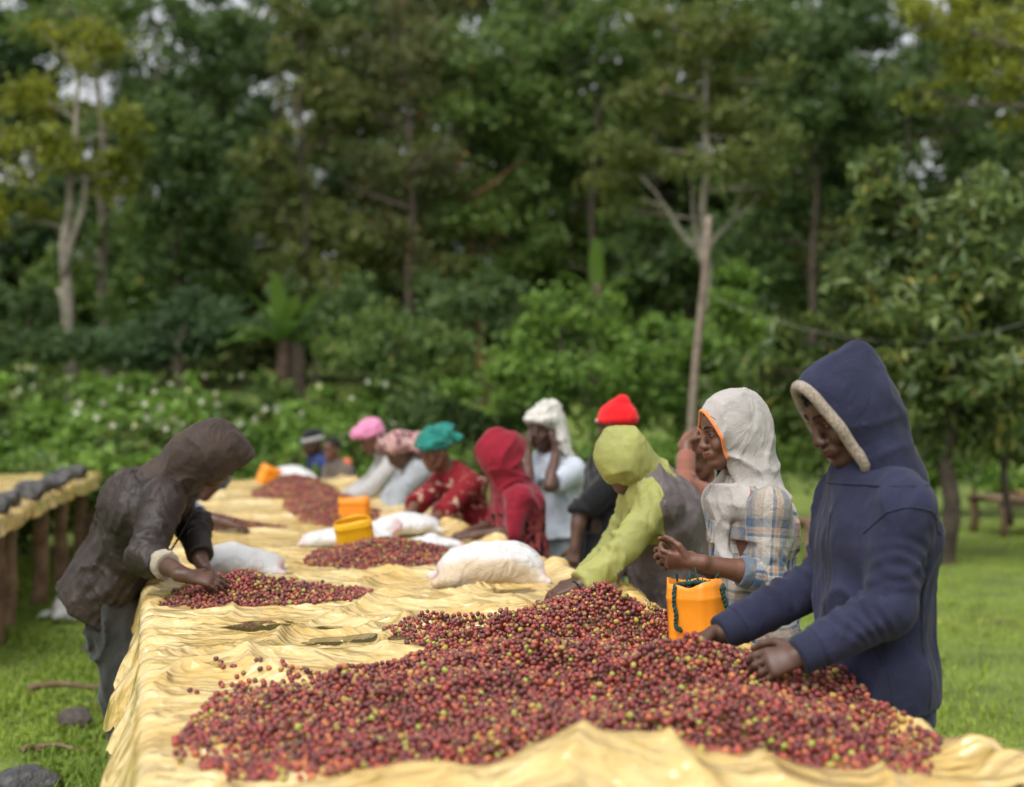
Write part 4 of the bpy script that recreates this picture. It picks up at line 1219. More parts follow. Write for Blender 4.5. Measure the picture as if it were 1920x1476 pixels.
for sh_, el_, sg in ((A.shL, A.le, 1), (A.shR, A.re, -1)):
    c_ = sh_ + nrm(el_ - sh_) * .055; ax_ = nrm(A.l * sg * .55 + nrm(el_ - sh_) * .85); e1 = nrm(A.fw - ax_ * (A.fw @ ax_)); e2 = np.cross(ax_, e1)
    if e2 @ (A.l * sg) < 0: e2 = -e2
    mb = MB(); mb.tube([A.proj(c_, e1 * math.cos(t) + e2 * math.sin(t), -.0005) for t in np.linspace(-.4, 3.3, 26)], .0028, 5); mb.build('armhole_seam', NAVYRIB, A.root, True, A.off)
mb = MB(); mb.tube([chest_pt(A, a_, .40, 0) for a_ in ()] or [A.proj(A.neck - A.up * .02, A.fw * math.cos(t) + A.l * math.sin(t), 0) for t in np.linspace(-.4, 1.9, 14)], .0028, 5); mb.build('neck_seam', NAVYRIB, A.root, True, A.off)
A.trousers(DENIM, .0); A.shoes(SHOE)
mb = MB()
for i in range(26):
    a_ = rng.uniform(-1.0, 1.0); p0 = A.hp(.080 - abs(a_) * .02, .058 * a_, .088 - .014 * abs(a_)); mb.tube([p0, p0 + A.hx * .012 - A.hz * .012, p0 + A.hx * .010 - A.hz * .028 + A.hy * .004 * rng.standard_normal()], [.006, .005, .003], 5)
mb.build('hair', M_HAIR, A.root, True, A.off)

# ---- woman in plaid
B = Fig('woman in plaid shirt and greyish white headscarf with orange hem, standing by orange jug', at(1412, 1185, 4.95), at(1396, 908, 4.92), at(1367, 812, 4.88), (-.93, -.37), .16, (-.96, -.28), 1.64,
        le=at(1437, 1080, 4.76), lw=at(1302, 1054, 4.70), re=at(1372, 1078, 5.04), rw=at(1282, 1048, 4.84), lh=(-.97, .18, .02), rh=(-.93, -.34, -.02), lpn=(.1, .8, .5), rpn=(.15, -.9, .3), vox=.0075, fine=.0047, skin=1, curl=1.0)
B.body()
B.top('plaid_shirt', PLAID, .020, .62, .20, .012, .05, .008, 9, 5, (.070, .066, .060), .007, plaid=True, vox=.0065)
B.cuff('rolled_cuff', CUFFB, 'l', .058, .035); B.cuff('rolled_cuff', CUFFB, 'r', .058, .035)
def scarf_extra(F):
    F.tube(B.neck + B.up * .04, B.neck - B.up * .05, (.11, .09), (.165, .125), B.l, .05)
    F.tube(B.shL + B.up * .045 - B.l * .05, B.shL - B.l * .02 - B.fw * .06 + B.up * .02, (.05, .04), (.05, .03), B.fw, .03)
    # shawl end hanging down the front
    pts = [on_front(B, .035, h, .034) for h in (.46, .38, .28, .16, .04)]
    for i in range(4): F.tube(pts[i], pts[i + 1], (.040 - .003 * i, .014), (.037 - .003 * i, .013), B.l, .02)
B.hood('headscarf', WHITESCARF, T=(.094, .126), B=(.038, -.145), out=(.126, .098, .128), oc=(-.022, .022), peak=[((-.05, 0, .06), (-.10, 0, -.04), .075, .07)], wr=.0065, seed=8, chin=.02, drape=(.100, .102, .125, .11), vox=.006, extra=scarf_extra, thick=.015, deep=.10,
       trim='orange_hem', trim_mat=ORANGEHEM, trim_r=.0062, trim_range=(.75, 5.5))
B.trousers(SLATE, .02); B.shoes(SHOE)
mb = MB(); mb.tube([B.hp(.074 - 5 * y * y, y, .080 - 8 * y * y) for y in np.linspace(-.056, .056, 14)], .011, 7); mb.build('hair', M_HAIR, B.root, True, B.off)

# ---- bent picker, olive hood and sleeves, taupe back
Cc = Fig('bent picker in olive green hooded jacket with taupe back, reaching onto the tarp', at(1262, 1128, 5.78), at(1212, 902, 5.64), at(1166, 860, 5.58), (-.985, -.17), .55, None, 1.74,
         le=at(1146, 1056, 5.42), lw=at(1086, 1099, 5.36), re=at(1150, 1030, 5.86), rw=at(1092, 1088, 5.66), lh=(-.95, .1, -.25), rh=(-.95, -.1, -.2), lpn=(-.2, .3, -.95), rpn=(-.1, 0, -1), vox=.010, fine=.0065, skin=0, curl=.6)
Cc.body(False)
def panel_attr(V):
    pan = np.zeros(len(V))
    for sh, e, w_ in ((Cc.shL, Cc.le, Cc.lw), (Cc.shR, Cc.re, Cc.rw)):
        for a, b_, off_ in ((sh, e, .004), (e, w_, -.02)):
            ba = b_ - a; t = np.clip((V - a) @ ba / (ba @ ba), -.0, 1); q = V - a - t[:, None] * ba
            pan = np.maximum(pan, np.where(np.linalg.norm(q, axis=1) < .105, np.clip(.5 + (q @ Cc.fw - off_) / .03, 0, 1), 0))
    q = V - Cc.neck
    pan = np.maximum(pan, np.where(q @ Cc.up > -.2, np.clip(.5 + (q @ Cc.fw - .03) / .03, 0, 1), 0))
    return {'panel': ('FLOAT', pan)}
Cc.top('jacket', TWOTONE, .036, .97, .14, .02, .05, .010, 8, 11, (.068, .060, .052), .018, vox=.0085, attr2=panel_attr, crumple=.0045)
Cc.hood('hood', OLIVE, T=(.128, .09), B=(.085, -.12), out=(.112, .092, .116), oc=(-.008, .010), wr=.007, seed=6, drape=(.086, .086, .10, .095), thick=.02, chin=.02, vox=.006)
Cc.trousers(SLATE); Cc.shoes(SHOE)
mb = MB(); a_ = nrm(Cc.lw - Cc.le); q1 = nrm(np.cross(a_, [0, 0, 1])); q2 = np.cross(a_, q1); mb.tube([Cc.lw + a_ * .012 + (q1 * math.cos(t) + q2 * math.sin(t)) * .029 for t in np.linspace(0, 6.28, 17)[:-1]], .004, 6, False, True); mb.build('wristband', BLACKSH, Cc.root, True, Cc.off)

# ---- man in the brown jacket on the left
D_ = Fig('man in dirty dark brown hooded jacket bending over the left heap', at(205, 1088, 5.95), at(322, 908, 5.86), at(398, 848, 5.80), (.96, .28), .58, None, 1.75,
         re=at(272, 1042, 5.56), rw=at(350, 1080, 5.34), le=at(362, 985, 6.02), lw=at(380, 1060, 5.82), rh=(.96, .12, -.16), lh=(.6, -.1, -.75), rpn=(-.1, .5, -.85), lpn=(-.5, -.6, -.6), feet=[(-1.50, 6.16, 0), (-1.55, 5.90, 0)], vox=.010, fine=.006, skin=0, curl=.45, back=.06)
D_.body()
D_.top('jacket', BROWN, .030, .70, .12, .022, .05, .010, 8, 21, (.080, .072, .058), .022, vox=.0085, crumple=.004)
D_.cuff('rolled_cuff', CREAMCUFF, 'r', .054, .045, None, .006)
D_.cuff('cuff', BROWN, 'l', .058, .10)
D_.hood('hood', BROWNHOOD, T=(.150, .075), B=(.100, -.125), out=(.112, .096, .116), oc=(.0, .012), wr=.006, seed=9, drape=(.092, .090, .13, .11), thick=.014, chin=.03, vox=.006, peak=[((-.03, 0, .065), (.13, 0, .058), .058, .034), ((-.04, 0, .0), (-.08, 0, -.06), .075, .075)])
mb = MB(); mb.tube([on_front(D_, -.02, .10 + .36 * t, .050) for t in np.linspace(0, 1, 12)], .005, 6); mb.build('zipper', METALZ, D_.root, True, D_.off)
D_.trousers(GREYTR, .055, 3, .012, vox=.0105)
D_.shoes(SHOE)

# ---- red beanie
E = Fig('person in red knit beanie and black shirt standing behind the olive hooded picker', at(1128, 1035, 7.55), at(1146, 862, 7.52), at(1156, 800, 7.5), (-.95, -.3), .1, (-.8, .6), 1.70,
        le=at(1088, 962, 7.36), lw=at(1078, 1024, 7.32), re=at(1150, 960, 7.75), rw=at(1140, 1030, 7.7), lpn=(.2, .9, 0), rpn=(0, -1, 0), vox=.012, fine=.008, skin=0, curl=.35)
E.body()
E.top('shirt', BLACKSH, .024, .52, .10, .01, sr=(.075, .068, .06), vox=.011); E.trousers(SLATE); E.shoes(SHOE)
o = E.headpiece('beanie', REDKNIT, [('e', (-.012, 0, .045), (.112, .092, .092)), ('c', (-.02, 0, .10), (-.05, 0, .125), .055, .04), ('ring', (-.012, 0, .035), .096, .078, .022, .05)], .002, 12, cut=((0, 0, .012), (.15, 0, -1)))
mb = MB()
for i in range(5):
    y = .012 + i * .011; mb.box(E.hp(.108 - y * y * 8, y, .040), (.009, .009, .018 if i % 2 else .013), E.HM().T)
mb.build('emblem', LOGOW, o, True, E.off)

# ---- towel on head
G = Fig('person in pale t-shirt with off-white towel wrapped on the head, hands on cheeks', at(1046, 990, 8.84), at(1029, 860, 8.82), at(1016, 806, 8.76), (-.5, -.87), .1, (-.42, -.9), 1.66,
        le=at(1030, 912, 8.50), lw=at(1042, 852, 8.64), re=at(988, 902, 8.50), rw=at(990, 850, 8.66), lh=(-.10, .12, .97), rh=(.02, .12, .97), lpn=(-.9, .4, 0), rpn=(.9, .4, 0), vox=.010, fine=.008, skin=2, curl=.25)
G.body()
G.top('t_shirt', TEE, .024, .40, .05, .01, vox=.010, sr=(.078, .07, .06)); G.trousers(GREYTROUS); G.shoes(SHOE)
ysd = np.array([1., 0, 0])
G.headpiece('towel_wrap', TOWEL, [('e', (-.02, 0, .075), (.118, .098, .085)), ('ring', (-.005, 0, .06), .098, .082, .026, .12), ('ring', (-.01, 0, .085), .092, .078, .026, -.2), ('c', (-.04, .02, .12), (-.08, .05, .13), .07, .055),
     ('t', (-.06, .075, .12), (-.05, .125, -.06), (.075, .03), (.07, .022), ysd), ('t', (-.05, .125, -.06), (-.06, .17, -.23), (.07, .022), (.06, .016), ysd), ('t', (-.03, .10, .0), (.01, .12, -.20), (.04, .02), (.035, .016), ysd)], .008, 17, 3)

# ---- maroon hood
Hh = Fig('woman in maroon headscarf and dark blotched dress behind the stained white sack', at(980, 1038, 7.98), at(954, 908, 7.92), at(930, 855, 7.86), (-.95, -.3), .35, None, 1.60,
         le=at(958, 1000, 7.72), lw=at(896, 1003, 7.68), re=at(930, 985, 8.1), rw=at(878, 998, 7.95), lpn=(-.1, .3, -.9), rpn=(0, 0, -1), vox=.011, fine=.008, skin=0, curl=.5)
Hh.body(False)
Hh.top('sleeved_top', MAROON, .020, .58, .06, 0, sr=(.07, .066, .06), vox=.010)
F = Field(Hh.pel - .36, Hh.neck + .2, .010); Hh.torso(F, .030); F.tube(Hh.pel, Hh.pel - np.array([0, 0, .55]), (.19, .16), (.25, .21), Hh.l, .05); F.wrinkle(.008, 7, 4, (1, 1, .3), True); F.cut(Hh.neck - Hh.up * .12, Hh.up, .01)
F.obj('dress', LEOPARD, Hh.root, Hh.off, largest=True)
Hh.hood('headscarf', MAROON, T=(.135, .10), B=(.085, -.13), out=(.132, .108, .128), oc=(-.01, .015), wr=.008, seed=12, drape=(.11, .11, .16, .13), thick=.02, neckdrop=.09, peak=[((-.04, 0, .06), (-.10, 0, .02), .085, .09)]); Hh.shoes(SHOE)

# ---- teal wrap
I = Fig('woman in teal headwrap and red floral dress leaning over white sacks', at(888, 1002, 9.12), at(846, 888, 9.02), at(816, 846, 8.92), (-.8, -.6), .4, None, 1.62,
        le=at(826, 966, 8.70), lw=at(772, 996, 8.50), re=at(778, 948, 8.78), rw=at(752, 992, 8.56), vox=.011, fine=.008, skin=1, curl=.5)
I.body()
I.top('dress', FLORAL, .022, .52, .08, .02, sr=(.075, .07, .062), vox=.010); I.skirt(FLORAL, .6, .27); I.shoes(SHOE)
I.headpiece('headwrap', TEAL, [('e', (-.015, 0, .075), (.118, .10, .09)), ('ring', (-.01, 0, .055), .102, .086, .020, .25), ('ring', (-.01, 0, .085), .095, .08, .020, -.3), ('ring', (-.015, 0, .115), .07, .06, .022, .2),
     ('e', (-.10, .02, .09), (.055, .05, .05)), ('c', (-.11, .03, .08), (-.16, .06, .02), .035, .028), ('c', (-.12, .0, .12), (-.17, .01, .10), .03, .025)], .009, 19, 7)

# ---- pink wrap and patterned scarf
J = Fig('person in pink headwrap and pale shirt stretching an arm across the far heap', at(770, 958, 11.35), at(726, 850, 11.2), at(698, 822, 11.08), (-.95, -.3), .5, None, 1.60,
        le=at(690, 922, 10.95), lw=at(640, 938, 10.78), re=at(696, 905, 11.3), rw=at(650, 930, 11.1), vox=.013, fine=.009, skin=1, curl=.5)
J.body()
J.top('shirt', PALESH, .024, .96, .08, .01, sr=(.078, .072, .06), vox=.012); J.skirt(DKSKIRT, .6, .26); J.shoes(SHOE)
J.headpiece('headwrap', PINKW, [('e', (-.01, 0, .075), (.118, .10, .095)), ('e', (.09, 0, .10), (.065, .06, .05)), ('ring', (-.01, 0, .05), .10, .084, .022, .2)], .006, 15, 2)
J.headpiece('neck_scarf', STRIPESC, [('c', (-.07, .02, .02), (-.04, .05, -.10), .055, .06), ('c', (-.07, -.02, .02), (-.05, -.05, -.10), .05, .055)], .006, 15, 2)
K = Fig('person in pink patterned headscarf and light grey sweatshirt bending between pink and teal headwraps', at(806, 975, 10.5), at(776, 866, 10.38), at(748, 846, 10.28), (-.95, -.3), .7, None, 1.62,
        le=at(748, 925, 10.15), lw=at(736, 972, 10.05), re=at(735, 930, 10.5), rw=at(715, 970, 10.35), vox=.013, fine=.009, skin=0, curl=.5)
K.body()
K.top('sweatshirt', GREYSW, .030, .97, .08, .01, sr=(.085, .078, .066), vox=.012); K.skirt(DKSKIRT, .6, .26); K.shoes(SHOE)
K.headpiece('headscarf', STRIPESC, [('e', (-.03, 0, .05), (.118, .105, .10)), ('c', (-.08, 0, .03), (-.15, 0, -.05), .075, .085), ('c', (-.10, .05, -.03), (-.13, .09, -.12), .05, .05)], .007, 15, 3)

# ---- two at the far end, one hidden behind the brown jacket, one with a raised arm
L_ = Fig('boy with short dark hair in faded brown grey jacket at the far end', at(642, 962, 13.7), at(633, 872, 13.6), at(622, 843, 13.55), (-.75, -.66), .15, (-.6, -.8), 1.45,
         lw=at(612, 930, 13.2), rw=at(600, 930, 13.35), vox=.014, fine=.010, skin=1)
L_.body(); L_.top('jacket', BOYJ, .032, .95, .1, .01, sr=(.085, .078, .066), vox=.013); L_.trousers(DENIM); L_.shoes(SHOE)
L_.headpiece('hair', M_HAIR, [('e', (-.02, 0, .055), (.103, .084, .082))], .006, 40, 5, cut=((.03, 0, .03), (.7, 0, -.6)))
F = Field(L_.neck - .2, L_.neck + .16, .012); F.ell(L_.neck + L_.up * .01 - L_.f * .06 + L_.l * .07, (.05, .05, .06), None, .02); F.cone(L_.neck - L_.f * .07 + L_.l * .03, L_.neck + L_.l * .10 - L_.up * .02, .04, .035, .02); F.obj('coral_collar', CORAL, L_.root, L_.off)
M_ = Fig('person in blue jacket and dark banded cap at the far end beside the boy', at(602, 950, 14.2), at(596, 858, 14.1), at(586, 830, 14.0), (-.95, -.3), .3, None, 1.62,
         lw=at(590, 925, 13.8), rw=at(582, 925, 13.9), vox=.014, fine=.010, skin=0)
M_.body(); M_.top('jacket', BLUEJ, .03, .95, .1, .01, vox=.013); M_.trousers(DENIM); M_.shoes(SHOE)
o = M_.headpiece('cap', BLACKSH, [('e', (-.015, 0, .06), (.112, .092, .085))], .003, 15, 1, cut=((0, 0, .03), (.1, 0, -1)))
M_.headpiece('headband', PALESH, [('ring', (-.01, 0, .035), .10, .085, .022, .05)], .004, 20, 2)
N_ = Fig('picker in slate blue mostly hidden behind the brown-jacketed man, arm on far left heap', at(262, 1005, 8.55), at(345, 918, 8.42), at(392, 900, 8.32), (.97, .2), .8, None, 1.62,
         re=at(372, 968, 8.10), rw=at(428, 982, 8.02), le=at(370, 970, 8.5), lw=at(420, 985, 8.35), rh=(.95, 0, -.25), vox=.013, fine=.008, skin=0)
N_.body(False); N_.top('jacket', SLATE, .03, .55, .1, .01, vox=.012); N_.trousers(GREYTR); N_.shoes(SHOE)
N_.headpiece('cap', SLATE, [('e', (-.01, 0, .05), (.115, .095, .092))], .005, 15, 1, cut=((0, 0, .0), (.1, 0, -1)))
O_ = Fig('person in terracotta with an arm raised to the brow, behind the plaid woman', at(1352, 1080, 6.75), at(1336, 915, 6.72), at(1316, 858, 6.68), (-.9, -.42), .2, None, 1.62,
         le=at(1284, 912, 6.46), lw=at(1288, 832, 6.56), rw=at(1330, 1060, 6.8), lh=(.6, .1, .8), lpn=(.9, .2, .2), vox=.012, fine=.008, skin=1)
O_.body(); O_.top('blouse', TERRA, .018, .90, .1, .01, sr=(.062, .052, .042), vox=.011); O_.skirt(DKSKIRT, .6, .26); O_.shoes(SHOE)
O_.headpiece('headwrap', TERRA, [('e', (-.02, 0, .07), (.115, .097, .085)), ('ring', (-.01, 0, .055), .10, .084, .02, .2)], .006, 15, 2)
# ------------------------------------------------------------------ sacks
def m_sack(name, stain_side, pink=.5, th=(.5, .56), stain=(.42, .30, .17)):
    m, n, b = new_mat(name)
    tc = n.nodes.new('ShaderNodeTexCoord'); ob = tc.outputs['Object']; ge = tc.outputs['Generated']
    t = noise_node(n, 5, 5, .6, ob)
    col = ramp(n, t.outputs[0], [(.3, (.47, .47, .46)), (.7, (.58, .58, .57))]).outputs[0]
    # printed pink stripes, faded
    sp = n.nodes.new('ShaderNodeSeparateXYZ'); n.links.new(ge, sp.inputs[0])
    wv = nd(n, 'ShaderNodeMath', operation='PINGPONG'); wv.inputs[1].default_value = .5; n.links.new(sp.outputs[0], wv.inputs[0])
    f1 = ramp(n, wv.outputs[0], [(.08, (1, 1, 1)), (.12, (0, 0, 0)), (.30, (0, 0, 0)), (.33, (.6, .6, .6)), (.38, (0, 0, 0))])
    t1 = noise_node(n, 9, 4, .7, ob)
    f2 = ramp(n, t1.outputs[0], [(.42, (0, 0, 0)), (.62, (pink, pink, pink))])
    ff = mixc(n, 1, f1.outputs[0], f2.outputs[0], 'MULTIPLY')
    col = mixc(n, ff, col, (.62, .30, .32))
    # brown soak stain with an outline of its own
    mp = nd(n, 'ShaderNodeMapping'); mp.inputs['Location'].default_value = stain_side; mp.inputs['Scale'].default_value = (1.3, 1, 1.3)
    n.links.new(ge, mp.inputs['Vector'])
    gr = nd(n, 'ShaderNodeTexGradient', gradient_type='SPHERICAL'); n.links.new(mp.outputs[0], gr.inputs[0])
    nz = noise_node(n, 4, 4, .6, ob)
    ad = nd(n, 'ShaderNodeMath', operation='MULTIPLY_ADD'); ad.inputs[1].default_value = .5; n.links.new(nz.outputs[0], ad.inputs[0]); n.links.new(gr.outputs[0], ad.inputs[2])
    f3 = ramp(n, ad.outputs[0], [(th[0], (0, 0, 0)), (th[1], (.85, .85, .85))])
    col = mixc(n, f3.outputs[0], col, stain)
    n.links.new(col, b.inputs['Base Color']); b.inputs['Roughness'].default_value = .55
    br = nd(n, 'ShaderNodeTexBrick', Scale=90); br.inputs['Mortar Size'].default_value = .05; n.links.new(ob, br.inputs[0])
    t4 = nd(n, 'ShaderNodeTexNoise', Scale=12, Detail=4, Distortion=1.8); n.links.new(ob, t4.inputs['Vector'])
    nb = bump(n, b, t4.outputs[0], .6, .03); bump(n, b, br.outputs['Fac'], .15, .002, nb)
    return m
SACK_ST = m_sack('white_sack_soaked', (-.50, .05, -.28), .5, (.50, .72), (.44, .33, .20))
SACK_W = m_sack('white_sack_clean', (-.2, .0, .9), .55, (.95, 1.0))
def sack(px, py, D, L, W, H, yaw, label, mat, seed, lumps=(), tip=0.0, vox=.009, zbase=None, group='white woven sacks', cat='sack', roll=0.0):
    c = at(px, py, D); z0 = c[2] if zbase is None else zbase
    F = Field((-L * .75, -W * .8, -H), (L * .75, W * .8, H * 1.6), vox)
    F.ell((0, 0, H * .45), (L * .46, W * .5, H * .52), None, .05)
    for sx in (-1, 1):
        for sy in (-1, 1):
            F.cone((0, 0, H * .35), (sx * L * .47, sy * W * .40, H * .16), H * .34, H * .09, .06)
    for (a, b_, r1, r2) in lumps: F.cone(np.array(a), np.array(b_), r1, r2, .05)
    F.wrinkle(.010, 6, seed, (1, 1, 1)); F.wrinkle(.0045, 9, seed + 3, (.6, 1.6, 1), True)
    F.cut((0, 0, .004), (0, 0, -1.), .01)
    V, Q = F.mesh(1)
    o = link('sack', mesh_np('sack', V, Q), mat, None, (c[0], c[1], z0), (roll, tip, yaw))
    tag(o, label, cat, group)
    return o
def zt_at(px, D):
    x = (px - 960) / 2667 * D; return float(ztarp(*tab_inv(x, D)))
sack(918, 0, 5.98, .50, .30, .185, .12, 'stained white sack lying full between puddles and maroon-clad woman', SACK_ST, 1, [((-.1, 0, .09), (.10, .02, .10), .07, .07)], zbase=zt_at(918, 5.98) - .01)
sack(455, 0, 6.25, .38, .28, .125, .1, 'flat white sack lying just behind the brown-jacketed man\'s heap', SACK_W, 2, [((-.14, 0, .06), (-.05, 0, .09), .05, .05)], zbase=zt_at(455, 6.25))
sack(650, 0, 7.55, .52, .24, .095, .05, 'long slack white sack behind the yellow jug', SACK_W, 3, [((.12, .05, .06), (.24, .08, .09), .06, .05)], zbase=zt_at(650, 7.55))
sack(765, 0, 8.05, .42, .28, .125, .3, 'plump white sack under the teal-wrapped woman\'s hands', SACK_W, 4, zbase=zt_at(765, 8.05))
sack(812, 0, 7.25, .36, .16, .075, .1, 'small rolled white sack left of the stained sack', SACK_W, 5, zbase=zt_at(812, 7.25))
sack(552, 0, 12.7, .46, .24, .15, -.3, 'white sack at the far end beside the far orange jug', SACK_W, 6, zbase=zt_at(552, 12.7), tip=.18, vox=.012)
gz = lambda x, y: float(ground_z(x, y))
sack(138, 0, 10.3, .32, .2, .24, .5, 'crumpled white sack standing on the grass under the left trestle', SACK_W, 7, zbase=gz(-3.17, 10.3), tip=.1)
sack(90, 0, 10.5, .16, .12, .05, .2, 'scrap of white sack lying flat on the grass by the trestle posts', SACK_W, 8, zbase=gz(-3.4, 10.5))

# ------------------------------------------------------------------ cut-off jerrycans
def m_plastic(name, c, dirt):
    m, n, b = new_mat(name)
    tc = n.nodes.new('ShaderNodeTexCoord').outputs['Object']
    t = noise_node(n, 9, 6, .65, tc)
    col = ramp(n, t.outputs[0], [(.35, c), (.6, tuple(x * .9 for x in c)), (.78, dirt)]).outputs[0]
    t2 = noise_node(n, 60, 3, .7, tc)
    f = ramp(n, t2.outputs[0], [(.64, (0, 0, 0)), (.72, (.5, .5, .5))])
    col = mixc(n, f.outputs[0], col, dirt)
    n.links.new(col, b.inputs['Base Color'])
    b.inputs['Roughness'].default_value = .42
    b.inputs['Subsurface Weight'].default_value = .15; b.inputs['Subsurface Radius'].default_value = (.02, .01, .003); b.inputs['Subsurface Scale'].default_value = .5
    bump(n, b, t.outputs[0], .2, .01)
    return m
ORANGE = m_plastic('orange_plastic', (.82, .27, .012), (.50, .17, .02))
YELLOW = m_plastic('yellow_plastic', (.78, .42, .008), (.5, .26, .02))
ROPE = m_simple('dark_green_rope', (.010, .04, .035), (.03, .085, .07), 90, .95, .8, 220, .006)
def jug(loc, w, d, h, yaw, label, mat, seed, tilt=(0, 0), rope=True, group='cut-off plastic jugs'):
    root = empty('cut_jug', loc, yaw); root.rotation_euler = (tilt[0], tilt[1], yaw)
    tag(root, label, 'jug', group)
    # outline: rectangle with wide chamfers
    c = .28
    pts = []
    for sx, sy in ((1, -1), (1, 1), (-1, 1), (-1, -1)):
        a = (sx * w / 2, sy * d / 2 * (1 - c * 2 * .9)); b_ = (sx * w / 2 * (1 - c * 1.1), sy * d / 2)
        p, q = (a, b_) if sx * sy > 0 else (b_, a)
        for t in (0, .33, .67, 1): pts.append((p[0] + (q[0] - p[0]) * t, p[1] + (q[1] - p[1]) * t))
    # subdivide long sides
    ring = []
    for i in range(len(pts)):
        p, q = pts[i], pts[(i + 1) % len(pts)]
        nseg = max(1, int(math.dist(p, q) / .012))
        for k in range(nseg): ring.append((p[0] + (q[0] - p[0]) * k / nseg, p[1] + (q[1] - p[1]) * k / nseg))
    ring = np.array(ring); n = len(ring)
    levels = [(0, .90), (.008, .97), (.03, 1.0), (.25, .995), (.5, .99), (.74, .985), (.77, 1.012), (.80, 1.012), (.83, .985), (.92, .96), (1, .93)]
    ang = np.arctan2(ring[:, 1] / d, ring[:, 0] / w)
    rim = 1 + .03 * np.sin(ang * 2 + seed) + .025 * np.sin(ang * 3 + seed * 2.3) + .012 * np.sin(ang * 7 + seed)
    V = []
    for inner in (False, True):
        for (z, s_) in (levels if not inner else levels[::-1]):
            sc = s_ if not inner else s_ - .025
            zz = (z if not inner or z > .01 else .012) * h * np.where(z > .85, 1 + (rim - 1) * (z - .85) / .15, 1)
            V.append(np.stack([ring[:, 0] * sc, ring[:, 1] * sc, zz], 1))
    V = np.concatenate(V); m = len(levels) * 2
    F = []
    for i in range(m - 1):
        for j in range(n): F.append((i * n + j, i * n + (j + 1) % n, (i + 1) * n + (j + 1) % n, (i + 1) * n + j))
    F.append(tuple(range(n - 1, -1, -1))); F.append(tuple((m - 1) * n + j for j in range(n)))
    me = mesh_np('shell', V, F, True)
    o = link('shell', me, mat, root)
    if rope:
        def strand(path, r, name):
            path = np.array(path); mb = MB()
            for ph in (0, math.pi):
                P = []
                N = 60
                tt = np.linspace(0, len(path) - 1, N)
                c3 = np.stack([np.interp(tt, np.arange(len(path)), path[:, k]) for k in range(3)], 1)
                for i, p in enumerate(c3):
                    t = c3[min(i + 1, N - 1)] - c3[max(i - 1, 0)]; t = t / (np.linalg.norm(t) + 1e-9)
                    a = nrm(np.cross(t, [.3, .2, .9])); b_ = np.cross(t, a)
                    P.append(p + (a * math.cos(i * .9 + ph) + b_ * math.sin(i * .9 + ph)) * r * .7)
                mb.tube(P, r, 6)
            mb.build(name, ROPE, root)
        return root, strand
    return root, None
jr, strand = jug((.578, 4.40, .846), .170, .140, .225, math.radians(-38), 'bright orange cut-off jug with dark green rope, beside the plaid woman', ORANGE, 1.3, (.03, -.05))
hw_, hd_ = .085, .07
strand([(-.030, -hd_ + .002, .215), (-.030, -hd_ - .006, .195), (-.033, -hd_ - .005, .165), (-.026, -hd_ - .006, .13), (-.031, -hd_ - .006, .10), (-.024, -hd_ - .009, .085), (-.014, -hd_ - .012, .090), (-.010, -hd_ - .010, .080)], .0042, 'rope_tail')
strand([(-.030, -hd_ + .004, .214), (-.045, -.02, .214), (-.01, .03, .216), (.04, .04, .214), (.08, .03, .208), (.095, .01, .20)], .0055, 'rim_rope')
strand([(.087, .012, .205), (.095, .02, .15), (.11, .03, .10), (.125, .05, .05), (.13, .07, .01)], .005, 'rope_end')
mb = MB()
for i in range(12):
    p = np.array([-.02, .035, .208]) + rng.normal(0, 1, 3) * (.03, .010, .004)
    mb.tube([p, p + rng.normal(0, .012, 3), p + rng.normal(0, .018, 3) + np.array([0, 0, .012])], [.004, .004, .002], 5)
mb.build('rope_fray', ROPE, jr)
jug((at(664, 0, 9.0)[0], 9.0, zt_at(664, 9.0)), .20, .15, .145, .15, 'orange cut-off jug standing right of the long far heap', ORANGE, 2.2, (0, 0), False)
jug((at(497, 0, 12.1)[0], 12.1, zt_at(497, 12.1) + .02), .17, .14, .165, .5, 'small far orange jug leaning beside the farthest white sack', ORANGE, 3.1, (.1, .35), False)
jug((at(668, 0, 7.12)[0], 7.12, zt_at(668, 7.12) + .045), .19, .11, .13, .1, 'yellow cut-off jug half buried in cherries before the slack white sack', YELLOW, 4.4, (.25, -.16), False)

# ------------------------------------------------------------------ left trestle bed
def edge_x(D): return -3.30 - .16 * (D - 9.4)
lb = empty('drying_bed', (edge_x(11) - .8, 11, 0)); LO = np.array([edge_x(11) - .8, 11, 0])
tag(lb, 'second raised bed at left, yellow tarp weighted with dark stones on timber posts', 'drying table')
LA = nrm([-.16, 1]); LN = np.array([LA[1], -LA[0]])
def ltab(u, v): return edge_x(9.4) - .9 * LN[0] + u * LN[0] + (v - 9.4) * LA[0], 9.4 - .9 * LN[1] + u * LN[1] + (v - 9.4) * LA[1]
def zl(u, v): return .86 + .018 * vnoise2(u * 2, v * 2, 61) + .02 * ridged(vnoise2(u * 3 + v, v * 2.4, 62)) ** 5 + .02 * np.exp(-((u - .84) / .08) ** 2)
av2 = np.concatenate([-np.linspace(1.2, .9, 8)[:-1], np.linspace(-.9, .9, 50), np.linspace(.9, 1.2, 12)[1:]]); vv2 = np.linspace(8.3, 14.0, 170)
U, VV, Z = tarp_mesh(av2, vv2, zl, .885, .06, .06, 71)
x_, y_ = ltab(U, VV)
link('tarp', mesh_np('tarp', np.stack([x_, y_, Z], -1).reshape(-1, 3) - LO, grid_faces(len(av2), len(vv2))), M_TARP, lb)
for i, v_ in enumerate((8.5, 9.32, 9.80, 11.1, 12.1, 13.2, 13.9)):
    for u_ in (.80, -.80):
        a_ = ltab(u_, v_); g_ = gz(*a_)
        pole('post', lb, (a_[0], a_[1], g_ - .1), (a_[0] + .01, a_[1], .80), .055 + .006 * math.sin(i * 2.3), M_WOODR, LO, i + u_)
